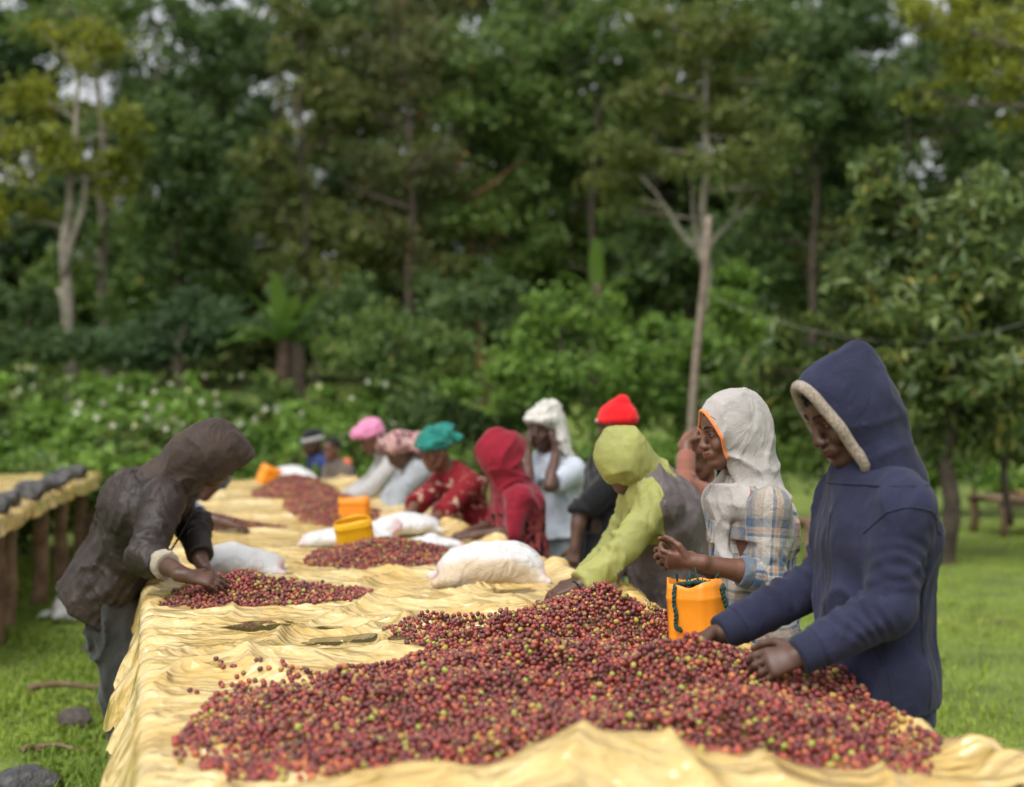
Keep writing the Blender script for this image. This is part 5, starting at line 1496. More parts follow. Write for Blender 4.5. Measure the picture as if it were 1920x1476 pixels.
for u_ in (-.84, .84):
    a_, b_ = ltab(u_, 8.35), ltab(u_, 13.95)
    pole('side_rail', lb, (*a_, .80), (*b_, .80), .035, M_WOOD, LO, u_)
# ------------------------------------------------------------------ stones
M_STONE = m_simple('wet_dark_stone', (.018, .017, .018), (.10, .095, .095), 11, .55, 1.0, 40, .02, spec=.5)
M_STONEB = m_simple('brown_stone', (.05, .038, .032), (.11, .09, .08), 9, .75, 1.0, 40, .02)
def stone(loc, dims, seed, label, group, mat=None, yaw=0, vox=None):
    d = np.array(dims)
    F = Field(-d * .75 - .02, d * .75 + .02, vox or max(d) / 26)
    F.ell((0, 0, 0), d * .5, None, .02)
    r_ = np.random.default_rng(seed)
    for k in range(7):
        n_ = nrm(r_.standard_normal(3)); F.cut(n_ * (d * .5 @ np.abs(n_)) * r_.uniform(.40, .66), n_, .004)
    F.wrinkle(.05 * min(d), 3.5 / max(d), seed, (1, 1, 1)); F.wrinkle(.02 * min(d), 11 / max(d), seed + 5, (1, 1, 1))
    V, Q = F.mesh(0)
    o = link('stone', mesh_np('stone', V, Q), mat or M_STONE, None, loc, (0, 0, yaw))
    tag(o, label, 'stone', group)
ordn = ['nearest', 'second', 'third', 'fourth', 'fifth', 'sixth', 'seventh', 'farthest']
for i, v_ in enumerate((8.75, 9.25, 9.75, 10.3, 10.85, 11.5, 12.2, 12.9)):
    a_ = ltab(.84 + .02 * math.sin(i * 5), v_)
    stone((a_[0], a_[1], float(zl(.84, v_)) + .055), (.17 + .05 * math.sin(i * 3), (.30, .42, .22, .36, .26, .40, .24, .34)[i], (.13, .17, .11, .15, .18, .12, .16, .13)[i]), 100 + i, 'dark stone on the left trestle tarp edge, %s from the camera' % ordn[i], 'stones weighting the left tarp', yaw=.2 + .6 * math.sin(i * 2.7))
def gpt(px, py): 
    D = 8.
    for _ in range(12): D = (CAM_Z - gz((px - 960) / 2667 * D, D)) * 2667 / (py - 738)
    x = (px - 960) / 2667 * D; return x, D, gz(x, D)
for (px, py, dm, lb_, mt, sd) in ((142, 1368, (.19, .16, .13), 'brown angular stone on the grass beside the bed\'s left drape', M_STONEB, 201), (45, 1500, (.30, .22, .16), 'black pitted stone in the bottom left corner of the grass', M_STONE, 202),
      (168, 1226, (.10, .10, .09), 'small brown stone on the grass behind the grey trousers', M_STONEB, 203), (188, 1240, (.14, .05, .04), 'thin flat stone chip on the grass by the small brown stone', M_STONEB, 204)):
    x_, D, z_ = gpt(px, py); stone((x_, D, z_ + dm[2] * .35), dm, sd, lb_, None, mt, .4)
# sticks
def stick(p0, p1, r, label, bend=.02):
    a = np.array(gpt(*p0)); b_ = np.array(gpt(*p1)); a[2] += r + .03; b_[2] += r + .03
    mb = MB(); pts = [a + (b_ - a) * t + np.array([0, bend * math.sin(t * 3.1), .012 * math.sin(t * 5)]) for t in np.linspace(0, 1, 9)]
    mb.tube(pts, [r * (1 - .4 * t) * (1 + .12 * math.sin(t * 19)) for t in np.linspace(0, 1, 9)], 8)
    o = mb.build('stick', M_WOOD, None, True, a); o.location = a; tag(o, label, 'stick')
stick((52, 1308), (190, 1302), .02, 'pale bare stick lying on the grass beyond the brown stone', .03)
stick((70, 1418), (165, 1424), .011, 'dark twig lying on the grass in front of the brown stone')
stick((40, 1428), (78, 1422), .016, 'short pale stick beside the black corner stone')

# ------------------------------------------------------------------ trestles beyond, right
def rack(x, y, yaw, ln, wd, hgt, label, tarp=True):
    root = empty('wooden_rack', (x, y, gz(x, y)), yaw); tag(root, label, 'rack')
    for sx in (-1, 1):
        for sy in (-1, 1):
            mb = MB(); mb.tube([(sx * ln / 2 * .94, sy * wd / 2 * .9, -.05), (sx * ln / 2 * .94 + .02, sy * wd / 2 * .9, hgt * .5), (sx * ln / 2 * .94, sy * wd / 2 * .9, hgt)], [.05, .045, .045], 9); mb.build('post', M_WOOD, root)
    for sy in (-1, 1):
        mb = MB(); mb.tube([(-ln / 2, sy * wd / 2 * .9, hgt + .03), (0, sy * wd / 2 * .9, hgt + .025), (ln / 2, sy * wd / 2 * .9, hgt + .03)], .035, 8); mb.build('rail', M_WOOD, root)
    for k in range(6):
        t = -ln / 2 + ln * (k + .5) / 6; mb = MB(); mb.box((t, 0, hgt + .075), (ln / 6.6, wd, .022)); mb.build('slat', M_WOOD, root, False)
    if tarp:
        g = np.linspace(-1, 1, 24); A, B_ = np.meshgrid(g, g, indexing='ij')
        zz = hgt + .12 + .02 * vnoise2(A * 3, B_ * 3, 81) - .16 * np.clip(np.abs(B_) - .8, 0, 1) / .2
        link('tarp', mesh_np('tarp', np.stack([ln * .12 + A * ln * .38, B_ * wd * .56, zz], -1).reshape(-1, 3), grid_faces(24, 24)), M_TARP, root)
rack(6.55, 16.6, .1, 2.2, .9, .36, 'low wooden rack with yellow sheet at the right edge of the lawn')
rack(2.95, 13.6, .3, .55, .5, .36, 'small grey wooden rack between the plaid woman and the navy hoodie', False)
# ------------------------------------------------------------------ utility pole and wire
M_POLE = m_simple('weathered_pole', (.13, .10, .075), (.22, .175, .135), 12, .85, .5, 50)
pb = at(1287, 0, 14.0); pt = at(1328, 405, 14.2)
mb = MB(); base_ = np.array([pb[0] - .05, 14.0, gz(pb[0], 14.0)])
mb.tube([base_ + (pt - base_) * t + np.array([.012 * math.sin(t * 9), 0, 0]) for t in np.linspace(0, 1, 12)], [.050 - .016 * t for t in np.linspace(0, 1, 12)], 10)
o = mb.build('utility_pole', M_POLE, None, True, base_); o.location = base_; tag(o, 'slim leaning timber pole standing before the forked tree', 'pole')
M_WIRE = m_simple('grey_wire', (.10, .095, .085), (.15, .14, .13), 20, .7, 0)
w0 = at(1338, 556, 14.13); w1 = at(1650, 640, 13.3); w2 = at(1960, 590, 12.4)
mb = MB(); P = []
for t in np.linspace(0, 1, 40):
    P.append(w0 * (2 * (t - .5) * (t - 1)) + w1 * (4 * t * (1 - t)) + w2 * (2 * t * (t - .5)))
mb.tube(P, .0045, 7); o = mb.build('sagging_wire', M_WIRE, None, True, w0); o.location = w0; tag(o, 'grey wire sagging from the timber pole across the right trees', 'wire')
# ------------------------------------------------------------------ vegetation
def m_leaf(name, c1, c2, c3=None, tr=.42, rough=.5):
    m, n, b = new_mat(name)
    a = nd(n, 'ShaderNodeAttribute', attribute_name='rnd')
    tc = n.nodes.new('ShaderNodeTexCoord').outputs['Object']
    stops = [(0, c1), (.6, c2)] + ([(.93, c2), (.97, c3)] if c3 else [])
    r = ramp(n, a.outputs['Fac'], stops)
    t = noise_node(n, .9, 3, .5, tc)
    r2 = ramp(n, t.outputs[0], [(.3, (.72, .78, .75)), (.7, (1.25, 1.2, 1.05))])
    col = mixc(n, 1, r.outputs[0], r2.outputs[0], 'MULTIPLY')
    n.links.new(col, b.inputs['Base Color']); b.inputs['Roughness'].default_value = rough; b.inputs['Specular IOR Level'].default_value = .35
    tl = n.nodes.new('ShaderNodeBsdfTranslucent'); n.links.new(col, tl.inputs['Color'])
    mx = n.nodes.new('ShaderNodeMixShader'); mx.inputs[0].default_value = tr
    n.links.new(b.outputs[0], mx.inputs[1]); n.links.new(tl.outputs[0], mx.inputs[2])
    n.links.new(mx.outputs[0], n.nodes['Material Output'].inputs['Surface'])
    return m
LEAF = {
 'yellow': m_leaf('yellow_green_leaves', (.115, .145, .022), (.24, .26, .030)),
 'mid': m_leaf('mid_green_leaves', (.066, .124, .030), (.135, .205, .048), (.20, .18, .04)),
 'dark': m_leaf('dark_green_leaves', (.042, .084, .026), (.088, .140, .040)),
 'olive': m_leaf('olive_leaves', (.090, .122, .034), (.155, .188, .050), (.21, .17, .05)),
 'blue': m_leaf('blue_green_leaves', (.036, .080, .034), (.072, .125, .048)),
 'brown': m_leaf('brown_green_leaves', (.082, .104, .036), (.132, .155, .052), (.22, .12, .04)),
 'bright': m_leaf('bright_green_leaves', (.082, .165, .028), (.150, .25, .042)),
 'mango': m_leaf('glossy_olive_leaves', (.062, .108, .034), (.135, .185, .052), (.30, .26, .06), .35, .34),
 'weed': m_leaf('weed_leaves', (.12, .225, .038), (.21, .34, .062)),
}
M_BARK = {'pale': m_simple('pale_bark', (.16, .14, .11), (.30, .27, .22), 5, .9, .8, 18, .03), 'grey': m_simple('grey_bark', (.09, .075, .06), (.18, .15, .12), 5, .9, .8, 18, .03), 'dark': m_simple('dark_bark', (.035, .028, .02), (.08, .06, .045), 5, .9, .8, 18, .03), 'moss': m_simple('orange_moss_bark', (.055, .04, .02), (.14, .075, .028), 6, .95, .8, 20, .03)}

def leaves(C, n_up, L, W, r_, droop=.2):
    """C (n,3) centres -> diamond leaves with a fold, one quad pair each"""
    n = len(C)
    nz = r_.standard_normal((n, 3)); nz[:, 2] += n_up; nz /= np.linalg.norm(nz, axis=1)[:, None]
    a = r_.standard_normal((n, 3)); a -= nz * (a * nz).sum(1)[:, None]; a /= np.linalg.norm(a, axis=1)[:, None]
    a[:, 2] -= droop; a /= np.linalg.norm(a, axis=1)[:, None]
    b = np.cross(nz, a); b /= np.linalg.norm(b, axis=1)[:, None]
    ln = L * r_.uniform(.65, 1.35, n)[:, None]; wd = W * r_.uniform(.7, 1.3, n)[:, None]
    p0 = C - a * ln * .5; p2 = C + a * ln * .5 - nz * ln * .08; m_ = C - a * ln * .05
    p1 = m_ + b * wd * .5 + nz * wd * .12; p3 = m_ - b * wd * .5 + nz * wd * .12
    V = np.stack([p0, p1, p2, p3], 1).reshape(-1, 3)
    Q = np.arange(4 * n).reshape(n, 4)
    return V, Q, np.repeat(r_.random(n), 4)
def blob_points(c, r, n, r_, nsub=None, shell=.5):
    """leaf centres gathered in sub-clumps through an ellipsoid"""
    c = np.array(c); r = np.array(r)
    nsub = nsub or max(5, int(n / 90))
    d = r_.standard_normal((nsub, 3)); d /= np.linalg.norm(d, axis=1)[:, None]
    rad = r_.uniform(shell ** 3, 1, nsub) ** (1 / 3)
    cc = c + d * rad[:, None] * r * .86
    k = r_.integers(0, nsub, n)
    sr = (r.mean() * .46) * r_.uniform(.6, 1.4, nsub)
    q = r_.standard_normal((n, 3)) * .55; q[:, 2] *= .62
    return cc[k] + q * sr[k][:, None], cc
def foliage(name, blobs, mat, parent, off, L, W, seed, dens=1.0, n_up=.6, droop=.2, shell=.5):
    r_ = np.random.default_rng(seed); Vs = []; Qs = []; R = []; o = 0; subs = []
    for c, r in blobs:
        r = np.array(r, float)
        area = math.pi * (r[0] * r[2] + r[1] * r[2] + r[0] * r[1]) / 3
        n = int(dens * area * 3.2 / (L * W * .5))
        P, cc = blob_points(c, r, n, r_, shell=shell); subs.append(cc)
        V, Q, rn = leaves(P, n_up, L, W, r_, droop)
        Vs.append(V); Qs.append(Q + o); R.append(rn); o += len(V)
    V = np.concatenate(Vs)
    me = mesh_np(name, V - np.array(off), np.concatenate(Qs), False, {'rnd': ('FLOAT', np.concatenate(R))})
    return link(name, me, mat, parent), subs
def limb(mb, a, b, r0, r1, seed, n=7, wob=.05):
    a = np.array(a, float); b = np.array(b, float); L = np.linalg.norm(b - a)
    P = []
    for i in range(n):
        t = i / (n - 1)
        P.append(a + (b - a) * t + wob * L * t * (1 - t) * 2 * np.array([math.sin(seed + t * 4), math.cos(seed * 1.7 + t * 3), .5 * math.sin(seed * 2.3 + t * 5)]))
    mb.tube(P, [r0 + (r1 - r0) * (i / (n - 1)) for i in range(n)], 8 if r0 > .03 else 5)
    return P
NT = [0]
def tree(label, base_px, D, trunk_px, blobs_px, leaf, bark, L=.16, W=.085, tr=.12, dens=1.0, group='forest trees', name='tree', extra_limbs=(), n_up=.6, depth=.8, trunks=(), droop=.2, shell=.5, nlimb=2):
    """trunk_px: [(px,py)...] from base up; blobs_px: [(px,py,rx,ry,dD)]"""
    NT[0] += 1; sd = NT[0] * 17
    x = (base_px - 960) / 2667 * D; g = gz(x, D); base = np.array([x, D, g])
    root = empty(name, tuple(base)); tag(root, label, 'tree' if name != 'shrub' else 'shrub', group)
    mb = MB(); pts = [base - np.array([0, 0, .2])] + [at(p, q, D) for p, q in trunk_px]
    tp = []
    for i in range(len(pts) - 1):
        for k in range(4): tp.append(pts[i] + (pts[i + 1] - pts[i]) * k / 4)
    tp.append(pts[-1])
    tp = [p + np.array([.03 * math.sin(i * 1.3 + sd), .03 * math.cos(i * .9), 0]) for i, p in enumerate(tp)]
    m = len(tp)
    mb.tube(tp, [tr * (1 - .72 * i / (m - 1)) * (1 + (.35 if i == 0 else 0)) for i in range(m)], 10)
    B = []
    for (px, py, rx, ry, dd) in blobs_px:
        c = at(px, py, D + dd); s_ = (D + dd) / 2667.
        B.append((c, (rx * s_, max(rx, ry) * s_ * depth, ry * s_)))
    top = tp[-1]
    for i, (c, r) in enumerate(B):
        k = int(np.clip(np.searchsorted([p[2] for p in tp], c[2] - r[2] * .8), m // 4, m - 1)); st = tp[k]
        limb(mb, st, c, tr * .38 * (1 - .5 * k / m), tr * .10, sd + i)
        for j in range(nlimb): limb(mb, c * .4 + st * .6, c + np.array(r) * rng.uniform(-.7, .7, 3), tr * .16, tr * .05, sd + i * 3 + j)
    for (a, b_, r0, r1) in extra_limbs: limb(mb, at(*a), at(*b_), r0, r1, sd, wob=.08)
    mb.build('trunk', M_BARK[bark], root, True, base)
    foliage('crown', B, LEAF[leaf], root, base, L, W, sd, dens, n_up, droop, shell)
    return root

# --- named trees of the front row
tree('yellow green tree with paired pale trunks at the left edge', 130, 22, [(133, 690), (120, 520), (126, 400), (135, 300), (150, 150)],
     [(90, 190, 95, 60, .3), (165, 95, 70, 60, 0), (60, 290, 100, 60, -.3), (165, 320, 90, 55, .2), (225, 255, 60, 50, -.2), (30, 400, 80, 50, 0), (110, 60, 60, 45, .4), (-40, 250, 90, 80, 0), (250, 300, 40, 30, .2)], 'yellow', 'pale', .15, .075, .11, .85,
     extra_limbs=[((122, 520, 22), (160, 330, 22), .07, .04), ((127, 690, 22.2), (112, 540, 22.2), .08, .06)])
tree('tall grey trunked tree just right of the yellow green tree', 205, 24, [(200, 640), (190, 480), (193, 320), (185, 160), (175, 20)],
     [(185, 480, 50, 40, 0), (215, 420, 40, 35, 0), (150, 20, 110, 60, 0), (60, 20, 90, 60, 1), (215, 570, 45, 35, -.3), (110, 490, 60, 40, .6)], 'mid', 'grey', .17, .085, .11, .9)
tree('dense dark green rounded tree behind the yellow green tree', 345, 27, [(335, 640), (330, 500), (340, 300)],
     [(340, 230, 110, 70, 0), (300, 330, 95, 70, 0), (395, 330, 80, 80, 0), (330, 420, 110, 70, .4), (420, 430, 60, 70, .3), (280, 190, 60, 40, .5), (330, 500, 100, 50, .8), (405, 520, 70, 50, .6)], 'dark', 'dark', .20, .10, .12, 1.15)
tree('olive tree with sky showing through beside the dark rounded tree', 560, 29, [(560, 600), (575, 400), (560, 250), (565, 60)],
     [(540, 60, 70, 90, 0), (590, 150, 80, 90, .5), (560, 280, 90, 80, 0), (640, 250, 70, 70, .6), (520, 400, 80, 80, .4), (610, 420, 90, 80, .6), (570, 520, 110, 70, .3), (480, 300, 50, 40, 0)], 'olive', 'dark', .20, .10, .13, .9)
tree('vine hung brown green tree with bare twigs left of centre', 765, 30, [(765, 600), (772, 400), (768, 250), (740, 60)],
     [(700, 70, 90, 80, 0), (770, 160, 90, 80, .6), (700, 210, 80, 70, 0), (820, 60, 80, 70, 1), (740, 330, 100, 70, .7), (840, 300, 60, 60, 0), (690, 440, 110, 80, .8), (800, 480, 90, 80, .5)], 'brown', 'dark', .19, .09, .13, .85,
     extra_limbs=[((772, 395, 29.5), (640, 340, 29.2), .06, .012), ((770, 330, 29.6), (850, 240, 29), .055, .012)])
tree('mossy orange limbed tree at centre behind the vine tangle', 905, 31, [(900, 620), (880, 430), (860, 330), (840, 200)],
     [(900, 100, 110, 80, 0), (960, 200, 100, 80, .3), (880, 230, 70, 60, -.5), (930, 330, 90, 70, .3), (880, 400, 100, 60, 0), (960, 440, 80, 70, .5), (880, 520, 110, 70, .5)], 'mid', 'moss', .19, .10, .12, .95,
     extra_limbs=[((870, 380, 30.3), (985, 300, 30), .06, .012), ((850, 330, 30.2), (780, 280, 30), .055, .012)])
tree('broad fresh green tree at upper centre right', 1100, 32, [(1105, 620), (1110, 400), (1120, 200)],
     [(1060, 120, 110, 80, 0), (1150, 60, 120, 80, .4), (1180, 170, 100, 70, .6), (1060, 250, 110, 70, .2), (1000, 40, 90, 60, .8), (1090, 370, 110, 80, .6), (1010, 480, 90, 70, .8), (1160, 300, 90, 70, 1)], 'mid', 'dark', .20, .11, .12, 1.0)
tree('forked grey tree with layered olive crown behind the timber pole', 1325, 21, [(1322, 640), (1322, 500), (1318, 460), (1322, 360), (1325, 220), (1318, 80)],
     [(1300, 100, 120, 34, 0), (1380, 150, 110, 32, .4), (1220, 170, 110, 32, -.2), (1320, 220, 150, 32, .3), (1420, 260, 90, 30, 0), (1230, 280, 120, 32, .3), (1340, 310, 130, 30, -.3), (1160, 330, 70, 28, .2), (1430, 350, 70, 28, .3), (1250, 40, 110, 34, .2), (1380, 50, 110, 32, .3), (1180, 400, 60, 26, .4)], 'olive', 'pale', .14, .07, .105, .8,
     extra_limbs=[((1318, 480, 21), (1200, 330, 21), .048, .010), ((1322, 470, 21), (1425, 365, 21), .045, .008), ((1318, 480, 21), (1285, 300, 21), .045, .012), ((1245, 388, 21), (1200, 372, 21), .02, .006), ((1375, 412, 21), (1392, 350, 21), .02, .006)], n_up=1.2, droop=.05)
tree('dark high forest tree right of the forked tree', 1520, 27, [(1520, 640), (1530, 400), (1525, 150)],
     [(1480, 60, 130, 90, 0), (1580, 110, 110, 80, .5), (1520, 210, 120, 80, 0), (1600, 260, 90, 80, .6), (1470, 330, 100, 80, .4), (1560, 390, 110, 80, .8), (1500, 500, 120, 90, 1), (1640, 30, 90, 80, .4), (1420, 440, 100, 90, 1.2)], 'dark', 'dark', .20, .095, .11, 1.0)
tree('dark shaded forest tree at right behind the glossy tree', 1690, 26, [(1690, 640), (1695, 420), (1700, 200)],
     [(1690, 160, 110, 80, 0), (1680, 300, 110, 90, .4), (1780, 260, 110, 80, .6), (1860, 330, 110, 90, .8), (1900, 220, 90, 80, .8), (1650, 460, 110, 100, 1), (1780, 90, 80, 60, 1.4)], 'dark', 'dark', .19, .095, .11, 1.0)
tree('bright yellow green branch of a tree in the top right corner', 1985, 18, [(1985, 640), (1960, 300), (1930, 100)],
     [(1760, 40, 90, 50, 0), (1850, 70, 90, 55, .3), (1890, 150, 80, 50, 0), (1800, 130, 50, 35, .2), (1940, 60, 90, 80, .4), (1725, 190, 45, 32, .5), (1930, 200, 70, 45, .3), (1700, 20, 60, 40, .4)], 'yellow', 'grey', .13, .065, .12, .7)
tree('big glossy leaved tree with forked dark trunk on the right lawn', 1780, 13.6, [(1778, 940), (1782, 800), (1775, 640), (1760, 480)],
     [(1650, 330, 55, 70, 0), (1700, 430, 90, 80, .2), (1800, 420, 100, 80, -.2), (1890, 380, 90, 80, .3), (1640, 540, 90, 90, .2), (1750, 560, 110, 90, -.3), (1870, 540, 110, 100, 0), (1610, 660, 90, 80, .3), (1710, 690, 110, 90, 0), (1820, 690, 110, 90, -.3), (1920, 680, 90, 110, .3), (1780, 800, 120, 60, .2), (1900, 810, 90, 60, .3), (1560, 720, 70, 60, .4), (1500, 640, 70, 60, .5), (1450, 700, 80, 70, .6)], 'mango', 'dark', .16, .062, .10, 2.0,
     extra_limbs=[((1895, 985, 13.9), (1880, 780, 13.9), .04, .03)], droop=.55, n_up=.35)

# --- shrubs
def shrub(label, px, D, blobs_px, leaf, L=.12, W=.065, dens=.9, group='shrubs at the forest edge', **kw):
    return tree(label, px, D, [(px, blobs_px[0][1] + 20), (px + 6, blobs_px[0][1] - 10)], blobs_px, leaf, 'dark', L, W, .045, dens, group, 'shrub', nlimb=1, **kw)
shrub('large bright green bush in the middle behind the pickers', 1050, 16, [(1050, 640, 110, 70, 0), (960, 660, 90, 70, .2), (1130, 620, 80, 60, .3), (1060, 570, 80, 45, .2), (1160, 690, 80, 70, 0), (980, 730, 110, 70, -.2), (1090, 740, 110, 70, -.3), (1180, 760, 90, 80, 0), (900, 720, 70, 60, .2), (1120, 560, 50, 35, .4)], 'bright', .12, .06, .9)
shrub('round green bush behind the timber pole', 1290, 16.5, [(1280, 640, 90, 70, 0), (1360, 600, 80, 60, .3), (1230, 700, 80, 80, 0), (1330, 720, 90, 80, 0), (1400, 690, 90, 80, .3), (1390, 540, 50, 50, .5), (1260, 790, 90, 70, -.2), (1370, 800, 90, 70, -.2)], 'bright', .12, .06, .85)
shrub('dull green bush left of the bright middle bush', 740, 19, [(740, 650, 110, 50, 0), (820, 680, 90, 60, 0), (660, 670, 90, 50, .3), (850, 740, 90, 60, -.2), (760, 720, 100, 55, -.2), (700, 610, 70, 40, .6)], 'mid', .13, .07, .9)
shrub('dark tangled bush below the mossy tree', 870, 21, [(870, 600, 100, 60, 0), (800, 570, 80, 60, .3), (950, 580, 80, 60, .3), (900, 540, 80, 50, .6)], 'dark', .14, .07, .9)
shrub('blue green creeper covered bush under the dark rounded tree', 340, 21, [(340, 620, 130, 50, 0), (260, 650, 100, 45, .2), (430, 640, 100, 45, .2), (370, 580, 80, 40, .5), (180, 660, 90, 50, .4)], 'blue', .14, .075, .95)
shrub('low bush at the far left under the pale trunks', 40, 21, [(40, 640, 90, 50, 0), (120, 650, 70, 40, .2), (-30, 600, 90, 80, .3), (60, 570, 70, 50, .6)], 'dark', .14, .075, .9)
shrub('bush behind the ensete plant', 590, 22, [(590, 610, 90, 60, 0), (650, 560, 80, 60, .3), (520, 580, 80, 50, .5)], 'dark', .14, .07, .9)
shrub('bright bush on the lawn beyond the right tree trunk', 1830, 19, [(1830, 880, 90, 50, 0), (1900, 870, 90, 60, .3), (1760, 870, 90, 50, .3), (1700, 850, 90, 60, .5), (1940, 800, 70, 70, .6)], 'bright', .12, .06, .9)
shrub('dull bush behind the navy hoodie man', 1540, 17.5, [(1540, 800, 110, 70, 0), (1460, 800, 100, 70, .2), (1620, 830, 100, 70, .2), (1500, 860, 120, 50, -.2), (1600, 740, 90, 60, .5)], 'mid', .13, .065, .9)
shrub('dark leafy bush between teal and maroon headscarves', 900, 16.5, [(850, 790, 80, 60, 0), (930, 800, 90, 60, .2), (790, 780, 70, 55, .3), (1010, 810, 90, 60, 0), (880, 860, 110, 45, -.2)], 'dark', .12, .065, .9)
shrub('green bush low behind the red beanie', 1150, 14.8, [(1150, 850, 110, 45, 0), (1060, 870, 100, 40, 0), (1240, 860, 100, 45, 0), (1330, 880, 90, 40, 0), (1430, 880, 90, 40, .2)], 'bright', .12, .06, .9)

# --- flowering weeds of the left slope: each its own plant, white trumpets as parts
def flower_mesh():
    V = []; F = []; n = 8
    for k, (z, r) in enumerate(((0, .008), (.05, .012), (.085, .03), (.10, .052))):
        for j in range(n):
            a = 2 * math.pi * j / n; rr = r * (1 + (.25 if j % 2 == 0 and k == 3 else 0)); V.append((rr * math.cos(a), rr * math.sin(a), z))
    for k in range(3):
        for j in range(n): F.append((k * n + j, k * n + (j + 1) % n, (k + 1) * n + (j + 1) % n, (k + 1) * n + j))
    return mesh_np('flower', np.array(V), F)
M_PETAL = m_leaf('white_petals', (.62, .62, .50), (.75, .75, .66), None, .3, .6)
M_PETALY = m_leaf('cream_petals', (.55, .56, .30), (.66, .66, .42), None, .3, .6)
FM = [flower_mesh(), flower_mesh()]
FM[0].materials.append(M_PETAL); FM[1].materials.append(M_PETALY)
fl_px = [(30, 690), (50, 690), (62, 685), (84, 683), (20, 735), (40, 735), (64, 718), (228, 700), (220, 727), (240, 728), (289, 734), (322, 720), (387, 700), (357, 734), (190, 750), (145, 758), (148, 770), (266, 760), (280, 776), (304, 757), (185, 785), (208, 792), (206, 800), (262, 800), (275, 805), (300, 795), (325, 785), (340, 790), (305, 808), (452, 788), (480, 780), (495, 765), (515, 762), (567, 770), (605, 722), (665, 745), (684, 718), (714, 720), (730, 740), (384, 757), (410, 752), (405, 735), (676, 780), (735, 790), (1270, 790), (455, 700), (130, 705), (560, 715)]
wl = []
r_ = np.random.default_rng(77)
plants = []
for row, (py, D) in enumerate(((862, 14.2), (825, 15.4), (785, 16.8), (745, 18.2), (712, 19.8))):
    n = 8
    for k in range(n):
        px = -60 + (k + .5 * (row % 2)) * 112 + r_.uniform(-25, 25)
        if px > 860: continue
        plants.append((px, py + r_.uniform(-8, 8), D + r_.uniform(-.4, .4)))
zones = ['left edge', 'pale trunks', 'brown-hooded picker', 'ensete plant', 'far pickers', 'pink headwrap', 'teal headwrap', 'dark bush']
rows_ = ['front', 'second', 'third', 'fourth', 'back']
for i, (px, py, D) in enumerate(plants):
    x = (px - 960) / 2667 * D; g = gz(x, D); base = np.array([x, D, g])
    row = min(range(5), key=lambda q: abs(D - (14.2, 15.4, 16.8, 18.2, 19.8)[q]))
    root = empty('flowering_shrub', tuple(base))
    zt_ = at(px, py - 6, D)[2]; h = max(zt_ - g, .35)
    B = []
    for k in range(5):
        a = r_.uniform(0, 6.28); rr = r_.uniform(.1, .38)
        B.append((base + np.array([rr * math.cos(a), rr * math.sin(a), h * r_.uniform(.45, .85)]), (r_.uniform(.24, .36), r_.uniform(.24, .36), h * r_.uniform(.22, .34))))
    B.append((base + np.array([0, 0, h * .35]), (.45, .4, h * .35)))
    foliage('foliage', B, LEAF[['weed', 'bright', 'weed', 'mid'][(i * 7 + row) % 4]], root, base, .13, .08, 900 + i, .75, .8, .25)
    mb = MB()
    for c, r in B[:4]: limb(mb, base, c, .018, .006, i)
    mb.build('stems', M_BARK['dark'], root, True, base)
    mine = [q for q in fl_px if abs(q[0] - px) < 58 and abs(q[1] - py) < 24 and q not in wl]
    for q in mine:
        wl.append(q)
        p = at(q[0], q[1], D - .42 - .1 * r_.random())
        o = link('flower', FM[int(r_.random() < .35)], None, root, tuple(p - base), (math.radians(r_.uniform(60, 150)), r_.uniform(-.4, .4), r_.uniform(-.9, .9)))
        o.scale = (r_.uniform(.5, .85),) * 3
    nm = {0: 'with no open flowers', 1: 'with a single pale flower', 2: 'with two pale flowers'}.get(len(mine), 'with %s pale flowers' % {3: 'three', 4: 'four', 5: 'five', 6: 'six', 7: 'seven'}.get(len(mine), 'many'))
    k_ = sorted(range(len(plants)), key=lambda j: plants[j][0]).index(i)
    same = [j for j in sorted(range(len(plants)), key=lambda j: plants[j][0]) if min(range(5), key=lambda q: abs(plants[j][2] - (14.2, 15.4, 16.8, 18.2, 19.8)[q])) == row]
    tag(root, 'weed clump %s, %s from the left in the %s slope row' % (nm, ['first', 'second', 'third', 'fourth', 'fifth', 'sixth', 'seventh', 'eighth', 'ninth'][same.index(i)], rows_[row]), 'shrub', 'flowering weeds on the slope')

# --- ensete (false banana) plants
M_ENS = m_leaf('ensete_leaf', (.075, .14, .025), (.11, .19, .035), None, .4, .4)
M_ENSD = m_simple('dry_ensete_leaf', (.22, .11, .05), (.33, .18, .08), 8, .9, .5, 30)
M_ENSS = m_simple('ensete_stem', (.05, .032, .022), (.10, .062, .042), 9, .85, .7, 25)
def banana_leaf(root, base, az, L, W, rise, droop, mat, twist=0.0):
    n = 14; V = []
    for i in range(n):
        t = i / (n - 1)
        r = L * (t * math.cos(rise) + .12 * t * t); z = L * (t * math.sin(rise) - droop * t ** 2.4)
        c = np.array([math.cos(az) * r, math.sin(az) * r, z]); s_ = np.array([-math.sin(az), math.cos(az), twist * .6])
        w_ = W * (math.sin(math.pi * min(1, .08 + t * .92)) ** .65) * (1 if t > .12 else .25)
        up = np.array([0, 0, 1.])
        for k in (-1, -.5, 0, .5, 1): V.append(base + c + s_ * k * w_ * .5 + up * abs(k) * w_ * .16 + up * .012 * math.sin(i * 2.1 + k * 3))
    F = [(i * 5 + k, i * 5 + k + 1, (i + 1) * 5 + k + 1, (i + 1) * 5 + k) for i in range(n - 1) for k in range(4)]
    me = mesh_np('leaf', np.array(V), F, True, {'rnd': ('FLOAT', np.full(len(V), rng.random()))})
    return link('leaf', me, mat, root)
